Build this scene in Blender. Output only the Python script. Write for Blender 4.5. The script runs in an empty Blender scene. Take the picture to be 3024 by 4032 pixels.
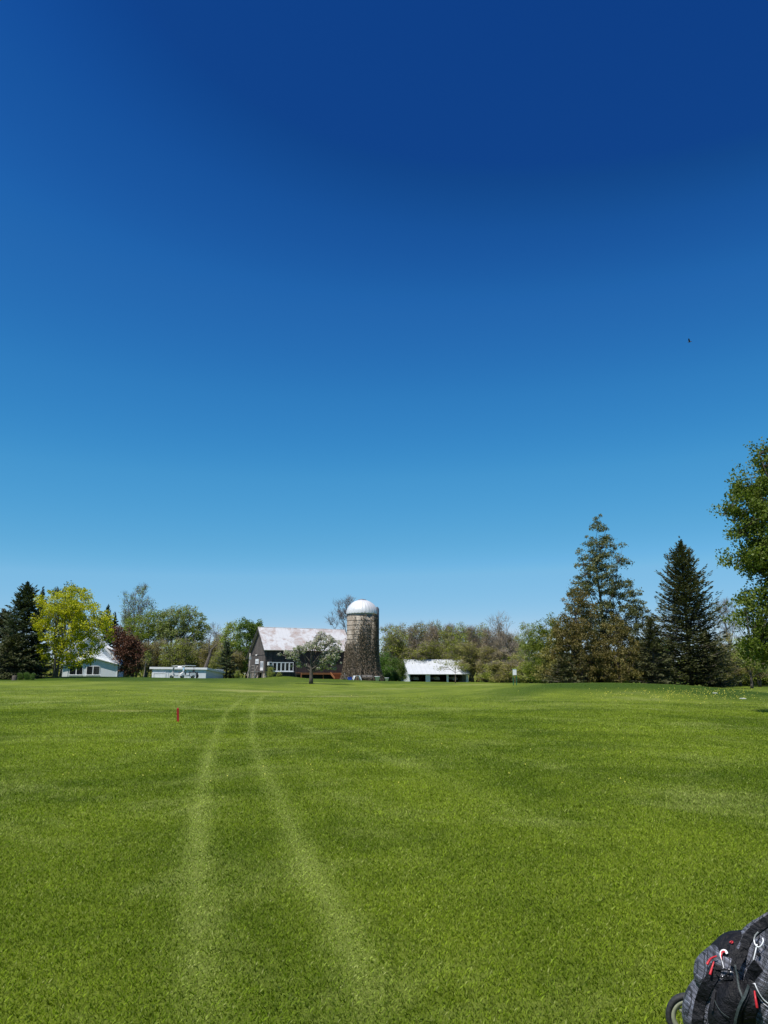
import bpy, math, random
import numpy as np
from mathutils import Vector, Matrix, Euler
from mathutils.bvhtree import BVHTree
R = math.radians
scene = bpy.context.scene
C = scene.collection
# ------------------------------------------------------------------ camera
FP = 3030.0; CX, CY = 1512.0, 2016.0; PITCH = R(11.9); CH = 1.6
cam_d = bpy.data.cameras.new('camera'); cam = bpy.data.objects.new('camera', cam_d); C.objects.link(cam)
cam.location = (0, 0, CH); cam.rotation_euler = (R(90) + PITCH, 0, 0)
cam_d.sensor_fit = 'VERTICAL'; cam_d.sensor_height = 36; cam_d.lens = 36 * FP / 4032
cam_d.clip_end = 6000; cam_d.clip_start = 0.1
scene.camera = cam
scene.render.resolution_x = 768; scene.render.resolution_y = 1024
# ------------------------------------------------------------------ light
SUN_EL = R(64); SUN_DIR = Vector((-0.69, -0.72, 0)).normalized()   # horizontal direction towards the sun
wd = bpy.data.worlds.new('World'); scene.world = wd; wd.use_nodes = True
nt = wd.node_tree; nt.nodes.clear()
sky = nt.nodes.new('ShaderNodeTexSky'); sky.sky_type = 'NISHITA'; sky.sun_disc = False
sky.sun_elevation = SUN_EL; sky.sun_rotation = math.atan2(SUN_DIR.x, SUN_DIR.y)
sky.altitude = 1500; sky.air_density = 1.0; sky.dust_density = 0.0; sky.ozone_density = 3.5
hs = nt.nodes.new('ShaderNodeHueSaturation'); hs.inputs['Saturation'].default_value = 1.12; nt.links.new(sky.outputs[0], hs.inputs['Color'])
sep = nt.nodes.new('ShaderNodeSeparateColor'); comb = nt.nodes.new('ShaderNodeCombineColor'); nt.links.new(hs.outputs[0], sep.inputs[0])
EXPO = 0.35
SKY_CURVE = (                                       # camera-like response of the clear-sky colour, per channel
 [(.03, .003), (.044, .0056), (.0468, .0085), (.0542, .0165), (.071, .028), (.0985, .054), (.152, .118), (.197, .178), (.4, .36), (1, 1)],
 [(.06, .025), (.098, .058), (.1037, .078), (.118, .122), (.151, .197), (.203, .300), (.289, .410), (.351, .475), (.6, .62), (1, 1)],
 [(.15, .18), (.227, .262), (.239, .330), (.262, .410), (.320, .52), (.395, .62), (.49, .70), (.539, .74), (.8, .9), (1, 1)])
for ch in range(3):
    m1 = nt.nodes.new('ShaderNodeMath'); m1.operation = 'MULTIPLY'; m1.inputs[1].default_value = 0.085; nt.links.new(sep.outputs[ch], m1.inputs[0])
    m2 = nt.nodes.new('ShaderNodeValToRGB'); m2.color_ramp.interpolation = 'B_SPLINE'; e = m2.color_ramp.elements
    for _ in range(8): e.new(.5)
    for k, (p, v) in enumerate(SKY_CURVE[ch]): e[k].position = p; e[k].color = (v, v, v, 1)
    nt.links.new(m1.outputs[0], m2.inputs[0])
    m3 = nt.nodes.new('ShaderNodeMath'); m3.operation = 'MULTIPLY'; m3.inputs[1].default_value = 10 / 2 ** EXPO; nt.links.new(m2.outputs[0], m3.inputs[0])
    nt.links.new(m3.outputs[0], comb.inputs[ch])
bg = nt.nodes.new('ShaderNodeBackground'); bg.inputs[1].default_value = 0.1
wo = nt.nodes.new('ShaderNodeOutputWorld')
nt.links.new(comb.outputs[0], bg.inputs[0]); nt.links.new(bg.outputs[0], wo.inputs[0])
sd = bpy.data.lights.new('sun', 'SUN'); sd.energy = 4.6; sd.angle = R(0.53); sd.color = (1.0, 0.955, 0.88)
sun = bpy.data.objects.new('sun', sd); C.objects.link(sun)
sv = Vector((SUN_DIR.x * math.cos(SUN_EL), SUN_DIR.y * math.cos(SUN_EL), math.sin(SUN_EL)))
sun.rotation_euler = sv.to_track_quat('Z', 'Y').to_euler(); sun.location = (-30, 5, 60)
scene.view_settings.view_transform = 'Standard'; scene.view_settings.look = 'None'
scene.view_settings.exposure = EXPO; scene.view_settings.gamma = 1.0
scene.cycles.max_bounces = 6; scene.cycles.transparent_max_bounces = 8

# ------------------------------------------------------------------ placing by real geometry
def ray(px, py):
    cp, sp = math.cos(PITCH), math.sin(PITCH)
    a = (px - CX) / FP; b = (CY - py) / FP
    return Vector((a, cp - b * sp, sp + b * cp))
def z_at(py, Y):
    r = ray(CX, py); return CH + Y * r.z / r.y
def depth(Y, z=1.0): return Y * math.cos(PITCH) + (z - CH) * math.sin(PITCH)
def x_at(px, Y, z=1.0): return (px - CX) / FP * depth(Y, z)
def m_at(n, Y, z=1.0): return n / FP * depth(Y, z)               # metres covered by n photo pixels at distance Y
# ------------------------------------------------------------------ terrain
colx = np.array([-900, 0, 300, 600, 800, 950, 1150, 1400, 1600, 1800, 2000, 2150, 2400, 2700, 2850, 3024, 3900.])
rowy = np.array([0.5, 20, 35, 46, 56, 64, 75, 90, 103, 113, 121, 130, 155, 200, 400, 3000.])
T = np.array([
 #-900   0    300   600   800   950   1150  1400  1600  1800  2000  2150  2400  2700  2850  3024  3900
 [0,    0,    0,    0,    0,    0,    0,    0,    0,    0,    0,    0,    0,    0,    0,    0,    0],
 [0,    0,    0,    0,    0,    0,    0,    0,    0,    0,    0,    0,    0,    0,    0,    0,    0],
 [.05,  .05,  .05,  .03,  .0,   .0,   0,    0,    0,    0,    0,    0,    0,    0,    0,    0,    0],
 [.25,  .25,  .22,  .16,  .10,  .08,  .05,  .03,  0,    0,    .02,  .05,  .06,  .05,  .05,  .02,  0],
 [.5,   .5,   .45,  .35,  .25,  .18,  .12,  .08,  .05,  .05,  .40,  .75,  .82,  .60,  .45,  .15,  0],
 [.7,   .7,   .62,  .52,  .38,  .28,  .18,  .14,  .12,  .15,  .62,  .92,  .92,  .75,  .50,  .15,  .05],
 [.86,  .86,  .80,  .70,  .56,  .42,  .28,  .22,  .20,  .25,  .50,  .62,  .62,  .45,  .30,  .20,  .1],
 [.80,  .80,  .78,  .85,  .78,  .60,  .28,  .24,  .30,  .30,  .40,  .4,   .4,   .3,   .2,   .1,   .1],
 [1.08, 1.08, 1.12, 1.1,  1.0,  .85,  .70,  .56,  .38,  .33,  .3,   .3,   .3,   .2,   .1,   .1,   .1],
 [1.2,  1.2,  1.28, 1.17, 1.07, .95,  .78,  .62,  .42,  .33,  .3,   .3,   .3,   .2,   .1,   .1,   .1],
 [1.15, 1.15, 1.2,  1.12, 1.05, .98,  .86,  .70,  .42,  .30,  .3,   .3,   .2,   .1,   .1,   .1,   .1],
 [1.1,  1.1,  1.1,  .75,  .75,  .95,  .92,  .76,  .38,  .22,  .2,   .2,   .2,   .1,   .1,   .1,   .1],
 [1.0,  1.0,  1.0,  .60,  .60,  .85,  .85,  .6,   .1,   0,    0,    0,    0,    0,    0,    0,    0],
 [.8,   .8,   .8,   .6,   .6,   .6,   .6,   .3,   0,    0,    0,    0,    0,    0,    0,    0,    0],
 [.4,   .4,   .4,   .4,   .4,   .4,   .4,   .2,   0,    0,    0,    0,    0,    0,    0,    0,    0],
 [0,    0,    0,    0,    0,    0,    0,    0,    0,    0,    0,    0,    0,    0,    0,    0,    0]], float)
GU = np.linspace(-900, 3900, 241); GL = np.linspace(math.log(2), math.log(3000), 520)
tmp = np.array([np.interp(GU, colx, T[i]) for i in range(len(rowy))])
G = np.array([np.interp(np.exp(GL), rowy, tmp[:, j]) for j in range(len(GU))]).T
def blur(a, n, ax):
    k = np.hanning(n + 2)[1:-1]; k /= k.sum()
    pad = [(0, 0), (0, 0)]; pad[ax] = (n // 2, n // 2)
    b = np.pad(a, pad, mode='edge')
    return np.apply_along_axis(lambda v: np.convolve(v, k, 'valid'), ax, b)
G = blur(blur(G, 9, 0), 9, 1)
def terr(x, y):
    x = np.asarray(x, float); y = np.asarray(y, float)
    r = np.hypot(x, y); yy = np.maximum(y, 0.25 * r + 1e-3)
    u = np.clip(CX + FP * x / (yy * math.cos(PITCH)), -900, 3899.9)
    l = np.clip(np.log(np.maximum(yy, 2.01)), GL[0], GL[-1] - 1e-6)
    fu = (u + 900) / (4800) * (len(GU) - 1); fl = (l - GL[0]) / (GL[-1] - GL[0]) * (len(GL) - 1)
    i = np.minimum(fl.astype(int), len(GL) - 2); j = np.minimum(fu.astype(int), len(GU) - 2)
    a = fl - i; b = fu - j
    z = (G[i, j] * (1 - a) * (1 - b) + G[i + 1, j] * a * (1 - b) + G[i, j + 1] * (1 - a) * b + G[i + 1, j + 1] * a * b)
    z = z + 0.36 * np.exp(-(((x + 16.2) / 3.0) ** 2 + ((y - 127) / 3.0) ** 2))       # grassy rise in front of the barn
    far = np.clip((r - 12) / 30, 0, 1) * np.clip((600 - r) / 300, 0, 1)
    z = z + far * 0.035 * (np.sin(x * .31 + 1.3 * np.sin(y * .13)) + np.sin(y * .27 + x * .11 + 2))
    return z
def tz(x, y): return float(terr(x, y))
def ground_hit(px, py):
    r = ray(px, py); t = 3.0
    for k in range(4000):
        p = Vector((0, 0, CH)) + r * t
        if p.z <= tz(p.x, p.y): return p.x, p.y
        t *= 1.002
    return p.x, p.y
# ------------------------------------------------------------------ mesh helpers
rng = np.random.default_rng(7)
class MB:
    def __init__(s): s.v = []; s.f = []; s.m = []; s.smooth = False
    def add(s, vs, fs, mi=0):
        o = len(s.v); s.v += [tuple(v) for v in vs]; s.f += [tuple(i + o for i in f) for f in fs]; s.m += [mi] * len(fs)
    def box(s, x0, x1, y0, y1, z0, z1, mi=0, M=None):
        vs = [Vector(p) for p in ((x0, y0, z0), (x1, y0, z0), (x1, y1, z0), (x0, y1, z0), (x0, y0, z1), (x1, y0, z1), (x1, y1, z1), (x0, y1, z1))]
        if M: vs = [M @ v for v in vs]
        s.add(vs, [(0, 3, 2, 1), (4, 5, 6, 7), (0, 1, 5, 4), (1, 2, 6, 5), (2, 3, 7, 6), (3, 0, 4, 7)], mi)
    def prism(s, poly, y0, y1, M=None, mi=0):       # polygon in xz, extruded along y
        n = len(poly)
        vs = [Vector((p[0], y0, p[1])) for p in poly] + [Vector((p[0], y1, p[1])) for p in poly]
        if M: vs = [M @ v for v in vs]
        s.add(vs, [tuple(range(n)), tuple(range(2 * n - 1, n - 1, -1))] + [(i, i + n, (i + 1) % n + n, (i + 1) % n) for i in range(n)], mi)
    def tube(s, pts, rad, sides=6, cap=True, mi=0):
        pts = [Vector(p) for p in pts]
        if not hasattr(rad, '__len__'): rad = [rad] * len(pts)
        vs = []; n = len(pts); ref = None
        for i, p in enumerate(pts):
            d = (pts[min(i + 1, n - 1)] - pts[max(i - 1, 0)])
            if d.length < 1e-9: d = Vector((0, 0, 1))
            d.normalize()
            if ref is None: ref = d.orthogonal().normalized()
            ref = (ref - d * ref.dot(d))
            if ref.length < 1e-6: ref = d.orthogonal()
            ref.normalize(); b = d.cross(ref)
            for k in range(sides):
                a = 2 * math.pi * k / sides
                vs.append(p + (ref * math.cos(a) + b * math.sin(a)) * rad[i])
        fs = []
        for i in range(n - 1):
            for k in range(sides):
                k2 = (k + 1) % sides
                fs.append((i * sides + k, i * sides + k2, (i + 1) * sides + k2, (i + 1) * sides + k))
        if cap: fs.append(tuple(range(sides - 1, -1, -1))); fs.append(tuple((n - 1) * sides + k for k in range(sides)))
        s.add(vs, fs, mi)
    def lathe(s, prof, n=32, c=(0, 0, 0), a0=0, a1=2 * math.pi, axis=None, mi=0):
        closed = abs(a1 - a0 - 2 * math.pi) < 1e-6
        m = n if closed else n + 1; vs = []
        M = Matrix.Translation(Vector(c))
        if axis is not None: M = M @ Vector(axis).to_track_quat('Z', 'Y').to_matrix().to_4x4()
        for (r, z) in prof:
            for k in range(m):
                a = a0 + (a1 - a0) * k / n
                vs.append(M @ Vector((r * math.cos(a), r * math.sin(a), z)))
        fs = []
        for i in range(len(prof) - 1):
            for k in range(n):
                k2 = (k + 1) % m
                fs.append((i * m + k, i * m + k2, (i + 1) * m + k2, (i + 1) * m + k))
        s.add(vs, fs, mi)
    def build(s, name, mat, parent=None, smooth=False):
        me = bpy.data.meshes.new(name); me.from_pydata([tuple(v) for v in s.v], [], s.f)
        for m in (mat if isinstance(mat, (list, tuple)) else [mat]): me.materials.append(m)
        if any(s.m): me.polygons.foreach_set('material_index', s.m)
        if smooth: me.polygons.foreach_set('use_smooth', [True] * len(me.polygons))
        me.update()
        o = bpy.data.objects.new(name, me); C.objects.link(o)
        if parent: o.parent = parent
        return o
def leafmesh(name, mat, parent, c, a, b, L, W, rnd=None, fold=0.0):
    """c centres, a long axes, b side axes (unit), L, W sizes: one small diamond per leaf"""
    n = len(c); L = np.broadcast_to(L, (n,))[:, None]; W = np.broadcast_to(W, (n,))[:, None]
    nn = np.cross(a, b)
    v = np.stack([c - a * L * .5, c + b * W * .5 + nn * W * fold, c + a * L * .5, c - b * W * .5 + nn * W * fold], 1).reshape(-1, 3)
    me = bpy.data.meshes.new(name); me.vertices.add(4 * n); me.vertices.foreach_set('co', v.ravel())
    me.loops.add(4 * n); me.loops.foreach_set('vertex_index', np.arange(4 * n, dtype=np.int32))
    me.polygons.add(n); me.polygons.foreach_set('loop_start', np.arange(0, 4 * n, 4, dtype=np.int32))
    try: me.polygons.foreach_set('loop_total', np.full(n, 4, dtype=np.int32))
    except Exception: pass
    at = me.attributes.new('rnd', 'FLOAT', 'FACE')
    at.data.foreach_set('value', (rng.random(n) if rnd is None else rnd).astype(np.float32))
    me.materials.append(mat); me.update(calc_edges=True)
    o = bpy.data.objects.new(name, me); C.objects.link(o)
    if parent: o.parent = parent
    return o
def unit(v): return v / (np.linalg.norm(v, axis=-1, keepdims=True) + 1e-9)
def rand_axes(n, bias=(0, 0, 0), k=0.0, r=None):
    r = r or rng
    a = unit(r.normal(size=(n, 3)) + np.array(bias) * k)
    b = unit(np.cross(a, r.normal(size=(n, 3))))
    return a, b
def tag(o, label=None, cat=None, group=None, kind=None):
    if label: o['label'] = label
    if cat: o['category'] = cat
    if group: o['group'] = group
    if kind: o['kind'] = kind
    return o
def empty(name, loc, rz=0, label=None, cat=None, group=None):
    o = bpy.data.objects.new(name, None); C.objects.link(o); o.location = loc; o.rotation_euler = (0, 0, rz)
    o.empty_display_size = 0.3
    return tag(o, label, cat, group)
def copy_tree(o, parent=None):
    c = o.copy(); C.objects.link(c); c.parent = parent
    for ch in list(o.children): copy_tree(ch, c)
    return c
# ------------------------------------------------------------------ materials
def new_mat(name):
    m = bpy.data.materials.new(name); m.use_nodes = True
    n = m.node_tree; return m, n, n.nodes['Principled BSDF'], n.nodes['Material Output']
def N(n, t, **kw):
    x = n.nodes.new(t)
    for k, v in kw.items(): setattr(x, k, v)
    return x
def ramp(n, fac, stops):
    r = N(n, 'ShaderNodeValToRGB'); e = r.color_ramp.elements
    while len(e) < len(stops): e.new(0.5)
    for i, (p, c) in enumerate(stops):
        e[i].position = p; e[i].color = (c, c, c, 1) if not hasattr(c, '__len__') else (*c, 1)
    n.links.new(fac, r.inputs[0]); return r.outputs[0]
def noise(n, scale, detail=4, rough=.55, coord='Object', sc=(1, 1, 1), dist=0.0):
    tc = N(n, 'ShaderNodeTexCoord'); mp = N(n, 'ShaderNodeMapping'); mp.inputs['Scale'].default_value = sc
    t = N(n, 'ShaderNodeTexNoise'); t.inputs['Scale'].default_value = scale; t.inputs['Detail'].default_value = detail
    t.inputs['Roughness'].default_value = rough; t.inputs['Distortion'].default_value = dist
    n.links.new(tc.outputs[coord], mp.inputs[0]); n.links.new(mp.outputs[0], t.inputs['Vector']); return t.outputs[0]
def mixc(n, fac, a, b, mode='MIX'):
    m = N(n, 'ShaderNodeMix', data_type='RGBA', blend_type=mode)
    for s, v in ((0, fac), (6, a), (7, b)):
        if hasattr(v, 'links'): n.links.new(v, m.inputs[s])
        elif s == 0: m.inputs[0].default_value = v
        else: m.inputs[s].default_value = (*v, 1)
    return m.outputs[2]
def math_(n, op, a, b=None):
    m = N(n, 'ShaderNodeMath', operation=op)
    for i, v in enumerate((a, b)):
        if v is None: continue
        if hasattr(v, 'links'): n.links.new(v, m.inputs[i])
        else: m.inputs[i].default_value = v
    return m.outputs[0]
def bump(n, p, h, strength=.4, dist=.02):
    b = N(n, 'ShaderNodeBump'); b.inputs['Strength'].default_value = strength; b.inputs['Distance'].default_value = dist
    n.links.new(h, b.inputs['Height']); n.links.new(b.outputs[0], p.inputs['Normal'])
def mat_noise(name, c1, c2, scale=3, rough=.7, sc=(1, 1, 1), detail=5, metal=0, bs=.3, bd=.01, lo=.35, hi=.65, spec=.4):
    m, n, p, o = new_mat(name)
    f = noise(n, scale, detail, .6, sc=sc)
    n.links.new(mixc(n, ramp(n, f, [(lo, 0), (hi, 1)]), c1, c2), p.inputs['Base Color'])
    p.inputs['Roughness'].default_value = rough; p.inputs['Metallic'].default_value = metal; p.inputs['Specular IOR Level'].default_value = spec
    if bs: bump(n, p, f, bs, bd)
    return m
def leaf_mat(name, c1, c2, trans=.3, tmul=(1.3, 1.5, .7), rough=.55, clump=.6):
    m, n, p, o = new_mat(name)
    at = N(n, 'ShaderNodeAttribute', attribute_name='rnd')
    f = noise(n, clump, 3)
    oi = N(n, 'ShaderNodeObjectInfo')
    g = math_(n, 'ADD', math_(n, 'MULTIPLY', at.outputs['Fac'], .6), math_(n, 'MULTIPLY', f, .5))
    col = mixc(n, g, c1, c2)
    h = N(n, 'ShaderNodeHueSaturation'); n.links.new(col, h.inputs['Color'])
    n.links.new(math_(n, 'ADD', math_(n, 'MULTIPLY', oi.outputs['Random'], .34), .83), h.inputs['Value'])
    n.links.new(math_(n, 'ADD', math_(n, 'MULTIPLY', oi.outputs['Random'], .03), .485), h.inputs['Hue'])
    n.links.new(h.outputs[0], p.inputs['Base Color']); p.inputs['Roughness'].default_value = rough
    p.inputs['Specular IOR Level'].default_value = .25
    tr = N(n, 'ShaderNodeBsdfTranslucent'); tm = mixc(n, 1.0, h.outputs[0], tmul, 'MULTIPLY'); n.links.new(tm, tr.inputs[0])
    mx = N(n, 'ShaderNodeMixShader'); mx.inputs[0].default_value = trans
    n.links.new(p.outputs[0], mx.inputs[1]); n.links.new(tr.outputs[0], mx.inputs[2]); n.links.new(mx.outputs[0], o.inputs[0])
    return m
BARK = mat_noise('bark', (.05, .04, .03), (.13, .11, .09), 6, .9, (3, 3, .6))
BARK_PALE = mat_noise('pale_bark', (.16, .14, .11), (.30, .27, .22), 6, .9, (3, 3, .6))
TWIG = mat_noise('twigs', (.17, .14, .11), (.30, .25, .20), 2, .9)
TWIG_GREY = mat_noise('grey_twigs', (.12, .11, .11), (.22, .20, .20), 2, .9)
L_SPRUCE = leaf_mat('spruce_needles', (.024, .038, .020), (.070, .088, .040), .12)
L_SPRUCE2 = leaf_mat('brownish_spruce_needles', (.036, .044, .018), (.100, .102, .040), .12)
L_DARKPINE = leaf_mat('dark_pine_needles', (.02, .04, .022), (.05, .085, .04), .12)
L_PINE = leaf_mat('pine_needles', (.075, .105, .008), (.19, .23, .028), .25)
L_CEDAR = leaf_mat('cedar_sprays', (.060, .078, .028), (.180, .180, .065), .15)
L_CEDAR_B = leaf_mat('bronzed_cedar_sprays', (.085, .080, .018), (.225, .192, .048), .15)
L_YELLOW = leaf_mat('yellow_green_leaves', (.20, .195, .010), (.52, .45, .018), .35)
L_GREEN = leaf_mat('fresh_green_leaves', (.13, .19, .022), (.28, .36, .05), .35)
L_GREEN2 = leaf_mat('pale_green_leaves', (.16, .22, .06), (.30, .36, .11), .35)
L_MID = leaf_mat('mid_green_leaves', (.06, .11, .018), (.15, .22, .035), .3)
L_RED = leaf_mat('burgundy_leaves', (.080, .036, .022), (.175, .085, .050), .2, (1.3, .8, .7))
L_BROWN = leaf_mat('brown_green_buds', (.16, .145, .045), (.36, .31, .115), .35)
L_OLIVE = leaf_mat('olive_buds', (.16, .18, .035), (.36, .38, .085), .35)
L_TAN = leaf_mat('tan_buds', (.18, .14, .075), (.36, .285, .16), .25)
L_SHRUB = leaf_mat('shrub_leaves', (.05, .10, .012), (.13, .21, .03), .3)
L_MAPLE = leaf_mat('maple_leaves', (.052, .082, .010), (.155, .190, .026), .3)
L_APPLE = leaf_mat('apple_leaves', (.18, .23, .09), (.36, .41, .20), .4)
L_BLOSSOM = leaf_mat('apple_blossom', (.45, .42, .36), (.72, .66, .60), .3, (1, 1, 1))
L_VINE = leaf_mat('dry_vine_tendrils', (.09, .065, .045), (.22, .165, .115), .1, (1, 1, 1))
WHITE = mat_noise('white_paint', (.72, .74, .76), (.82, .83, .84), 2, .5, bs=.05)
WHITE_TRIM = mat_noise('white_trim', (.74, .75, .76), (.84, .84, .84), 5, .5, bs=.05)
GLASS_DARK = mat_noise('dark_window_glass', (.010, .012, .014), (.02, .022, .025), 3, .08, bs=0, spec=.6)
DARK = mat_noise('dark_interior', (.012, .011, .010), (.03, .028, .025), 3, .9)
BLACK = mat_noise('black_paint', (.012, .012, .013), (.03, .03, .03), 20, .5)
RUBBER = mat_noise('rubber', (.014, .014, .015), (.03, .03, .03), 60, .7)
def siding(name, c1, c2, pitch=.13):
    m, n, p, o = new_mat(name)
    tc = N(n, 'ShaderNodeTexCoord'); sp = N(n, 'ShaderNodeSeparateXYZ'); n.links.new(tc.outputs['Object'], sp.inputs[0])
    fr = math_(n, 'FRACT', math_(n, 'MULTIPLY', sp.outputs[2], 1 / pitch))
    f = noise(n, 1.5, 4)
    col = mixc(n, f, c1, c2); edge = ramp(n, fr, [(0, .55), (.10, 1), (.95, 1), (1, .8)])
    n.links.new(mixc(n, 1, col, edge, 'MULTIPLY'), p.inputs['Base Color']); p.inputs['Roughness'].default_value = .55
    bump(n, p, fr, .6, .02); return m
SIDING = siding('white_clapboard', (.66, .70, .74), (.76, .79, .82), .16)
def board_mat(name, c1, c2, pitch=.28):
    m, n, p, o = new_mat(name)
    tc = N(n, 'ShaderNodeTexCoord'); sp = N(n, 'ShaderNodeSeparateXYZ'); n.links.new(tc.outputs['Object'], sp.inputs[0])
    s = math_(n, 'MULTIPLY', math_(n, 'ADD', sp.outputs[0], sp.outputs[1]), 1 / pitch)
    fr = math_(n, 'FRACT', s); fl = math_(n, 'FLOOR', s)
    wn = N(n, 'ShaderNodeTexWhiteNoise', noise_dimensions='1D'); n.links.new(fl, wn.inputs['W'])
    f = noise(n, 2.2, 6, .65, sc=(5, 5, .25))
    g = math_(n, 'ADD', math_(n, 'MULTIPLY', wn.outputs[0], .45), math_(n, 'MULTIPLY', ramp(n, f, [(.35, 0), (.7, 1)]), .6))
    col = mixc(n, g, c1, c2); gap = ramp(n, fr, [(0, .12), (.05, .12), (.09, 1), (1, 1)])
    n.links.new(mixc(n, 1, col, gap, 'MULTIPLY'), p.inputs['Base Color']); p.inputs['Roughness'].default_value = .9
    bump(n, p, gap, .6, .02); return m
BARNWOOD = board_mat('weathered_barn_boards', (.028, .022, .020), (.165, .140, .125))
BARNDARK = board_mat('dark_barn_boards', (.018, .016, .016), (.07, .062, .06))
STONE = mat_noise('fieldstone', (.22, .18, .14), (.50, .44, .38), 2.5, .9, bs=.6, bd=.04)
DECKWOOD = mat_noise('stained_deck_wood', (.20, .075, .028), (.34, .14, .055), 2, .7, (1, 6, 6))
CONCRETE = mat_noise('concrete', (.30, .27, .22), (.46, .42, .35), 1.2, .9)
def barn_roof_mat():
    m, n, p, o = new_mat('rusting_metal_roof')
    f = noise(n, .55, 6, .68, sc=(1, 1, 1), dist=.6); g = noise(n, 3.0, 4, .7, sc=(.35, 1, 1))
    tc = N(n, 'ShaderNodeTexCoord'); sp = N(n, 'ShaderNodeSeparateXYZ'); n.links.new(tc.outputs['Object'], sp.inputs[0])
    fr = math_(n, 'FRACT', math_(n, 'MULTIPLY', sp.outputs[0], 1 / .75))
    rib = ramp(n, fr, [(0, 0), (.04, 1), (.96, 1), (1, 0)])
    patch = ramp(n, f, [(.47, 0), (.58, .8), (.70, 1)])
    rust = mixc(n, g, (.22, .13, .10), (.38, .28, .235))
    pale = mixc(n, g, (.50, .50, .52), (.63, .62, .62))
    col = mixc(n, math_(n, 'MULTIPLY', patch, ramp(n, g, [(.3, .25), (.65, 1)])), pale, rust)
    dk = noise(n, 2.2, 5, .75, dist=1.0); col = mixc(n, ramp(n, dk, [(.66, 0), (.72, .8)]), col, (.16, .12, .10))
    col = mixc(n, math_(n, 'SUBTRACT', 1, rib), col, (.45, .44, .44))
    n.links.new(col, p.inputs['Base Color']); p.inputs['Roughness'].default_value = .6; p.inputs['Metallic'].default_value = 0
    bump(n, p, rib, .3, .03); return m
BARNROOF = barn_roof_mat()
def rib_roof(name, c1, c2, pitch, ax=0, rough=.5):
    m, n, p, o = new_mat(name)
    tc = N(n, 'ShaderNodeTexCoord'); sp = N(n, 'ShaderNodeSeparateXYZ'); n.links.new(tc.outputs['Object'], sp.inputs[0])
    fr = math_(n, 'FRACT', math_(n, 'MULTIPLY', sp.outputs[ax], 1 / pitch)); rib = ramp(n, fr, [(0, .75), (.05, 1), (.95, 1), (1, .75)])
    n.links.new(mixc(n, 1, mixc(n, noise(n, 1, 4), c1, c2), rib, 'MULTIPLY'), p.inputs['Base Color']); p.inputs['Roughness'].default_value = rough
    return m
WHITEROOF = rib_roof('white_metal_roof', (.46, .48, .50), (.60, .61, .63), .9)

# ------------------------------------------------------------------ ground
tracks = [
 ([(985, 2735), (940, 2762), (893, 2802), (862, 2870), (830, 2950), (800, 3060), (785, 3180), (775, 3330), (770, 3520), (775, 3720), (790, 3960), (800, 4200)], 0.17, .8),
 ([(1120, 2722), (1040, 2740), (1000, 2775), (990, 2830), (993, 2910), (1020, 2990), (1070, 3090), (1130, 3220), (1185, 3350), (1250, 3480), (1330, 3620), (1380, 3740), (1430, 3900), (1480, 4100)], 0.17, .8),
 ([(1040, 2765), (1120, 2830), (1290, 2905), (1480, 2970), (1720, 3060), (2050, 3200), (2450, 3380)], 0.22, .34),
 ([(1060, 2768), (1180, 2815), (1450, 2880), (1850, 2960), (2350, 3060), (3000, 3200)], 0.26, .34),
 ([(1090, 2762), (1350, 2815), (1750, 2870), (2300, 2935), (3000, 3010)], 0.34, .32),
 ([(1010, 2800), (1090, 2900), (1250, 3060), (1480, 3260), (1750, 3480)], 0.2, .26),
 ([(1100, 2750), (1600, 2790), (2200, 2830), (3000, 2885)], 0.5, .3),
 ([(900, 2790), (650, 2840), (300, 2890), (0, 2925)], 0.35, .3),
 ([(860, 2860), (600, 2960), (300, 3050), (0, 3130)], 0.3, .28),
]
track_pts = []
for pl, w, s in tracks:
    g = np.array([ground_hit(*p) for p in pl])
    # smooth resample
    t = np.linspace(0, len(g) - 1, len(g) * 12)
    q = np.stack([np.interp(t, np.arange(len(g)), g[:, k]) for k in (0, 1)], 1)
    for _ in range(6):
        q[1:-1] = (q[:-2] + 2 * q[1:-1] + q[2:]) / 4
    track_pts.append((q, w, s))
def track_val(x, y):
    out = np.zeros(len(x))
    for q, w, s in track_pts:
        lo = q.min(0) - 2; hi = q.max(0) + 2
        m = (x > lo[0]) & (x < hi[0]) & (y > lo[1]) & (y < hi[1]); idx = np.nonzero(m)[0]
        if len(idx) == 0: continue
        px, py = x[idx], y[idx]; best = np.full(len(idx), 1e9)
        for i in range(0, len(q) - 1):
            a, b = q[i], q[i + 1]; d = b - a; L2 = (d ** 2).sum() + 1e-9
            t = np.clip(((px - a[0]) * d[0] + (py - a[1]) * d[1]) / L2, 0, 1)
            dd = np.hypot(px - a[0] - t * d[0], py - a[1] - t * d[1]); u = (i + t) / (len(q) - 1)
            fade = np.clip(u / .08, 0, 1) * np.clip((1 - u) / .12, 0, 1)
            gain = np.where(dd < best, fade, gain if i else fade); best = np.minimum(best, dd)
        wob = .75 + .25 * np.sin(px * 1.7 + py * .9) * np.sin(py * .37 + 2)
        out[idx] = np.maximum(out[idx], s * gain * wob * np.exp(-(best / w) ** 2 * 1.2))
    return out
def project(x, y, z):
    d = y * math.cos(PITCH) + (z - CH) * math.sin(PITCH); u = -y * math.sin(PITCH) + (z - CH) * math.cos(PITCH)
    return CX + FP * x / np.maximum(d, .1), CY - FP * u / np.maximum(d, .1)
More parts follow.
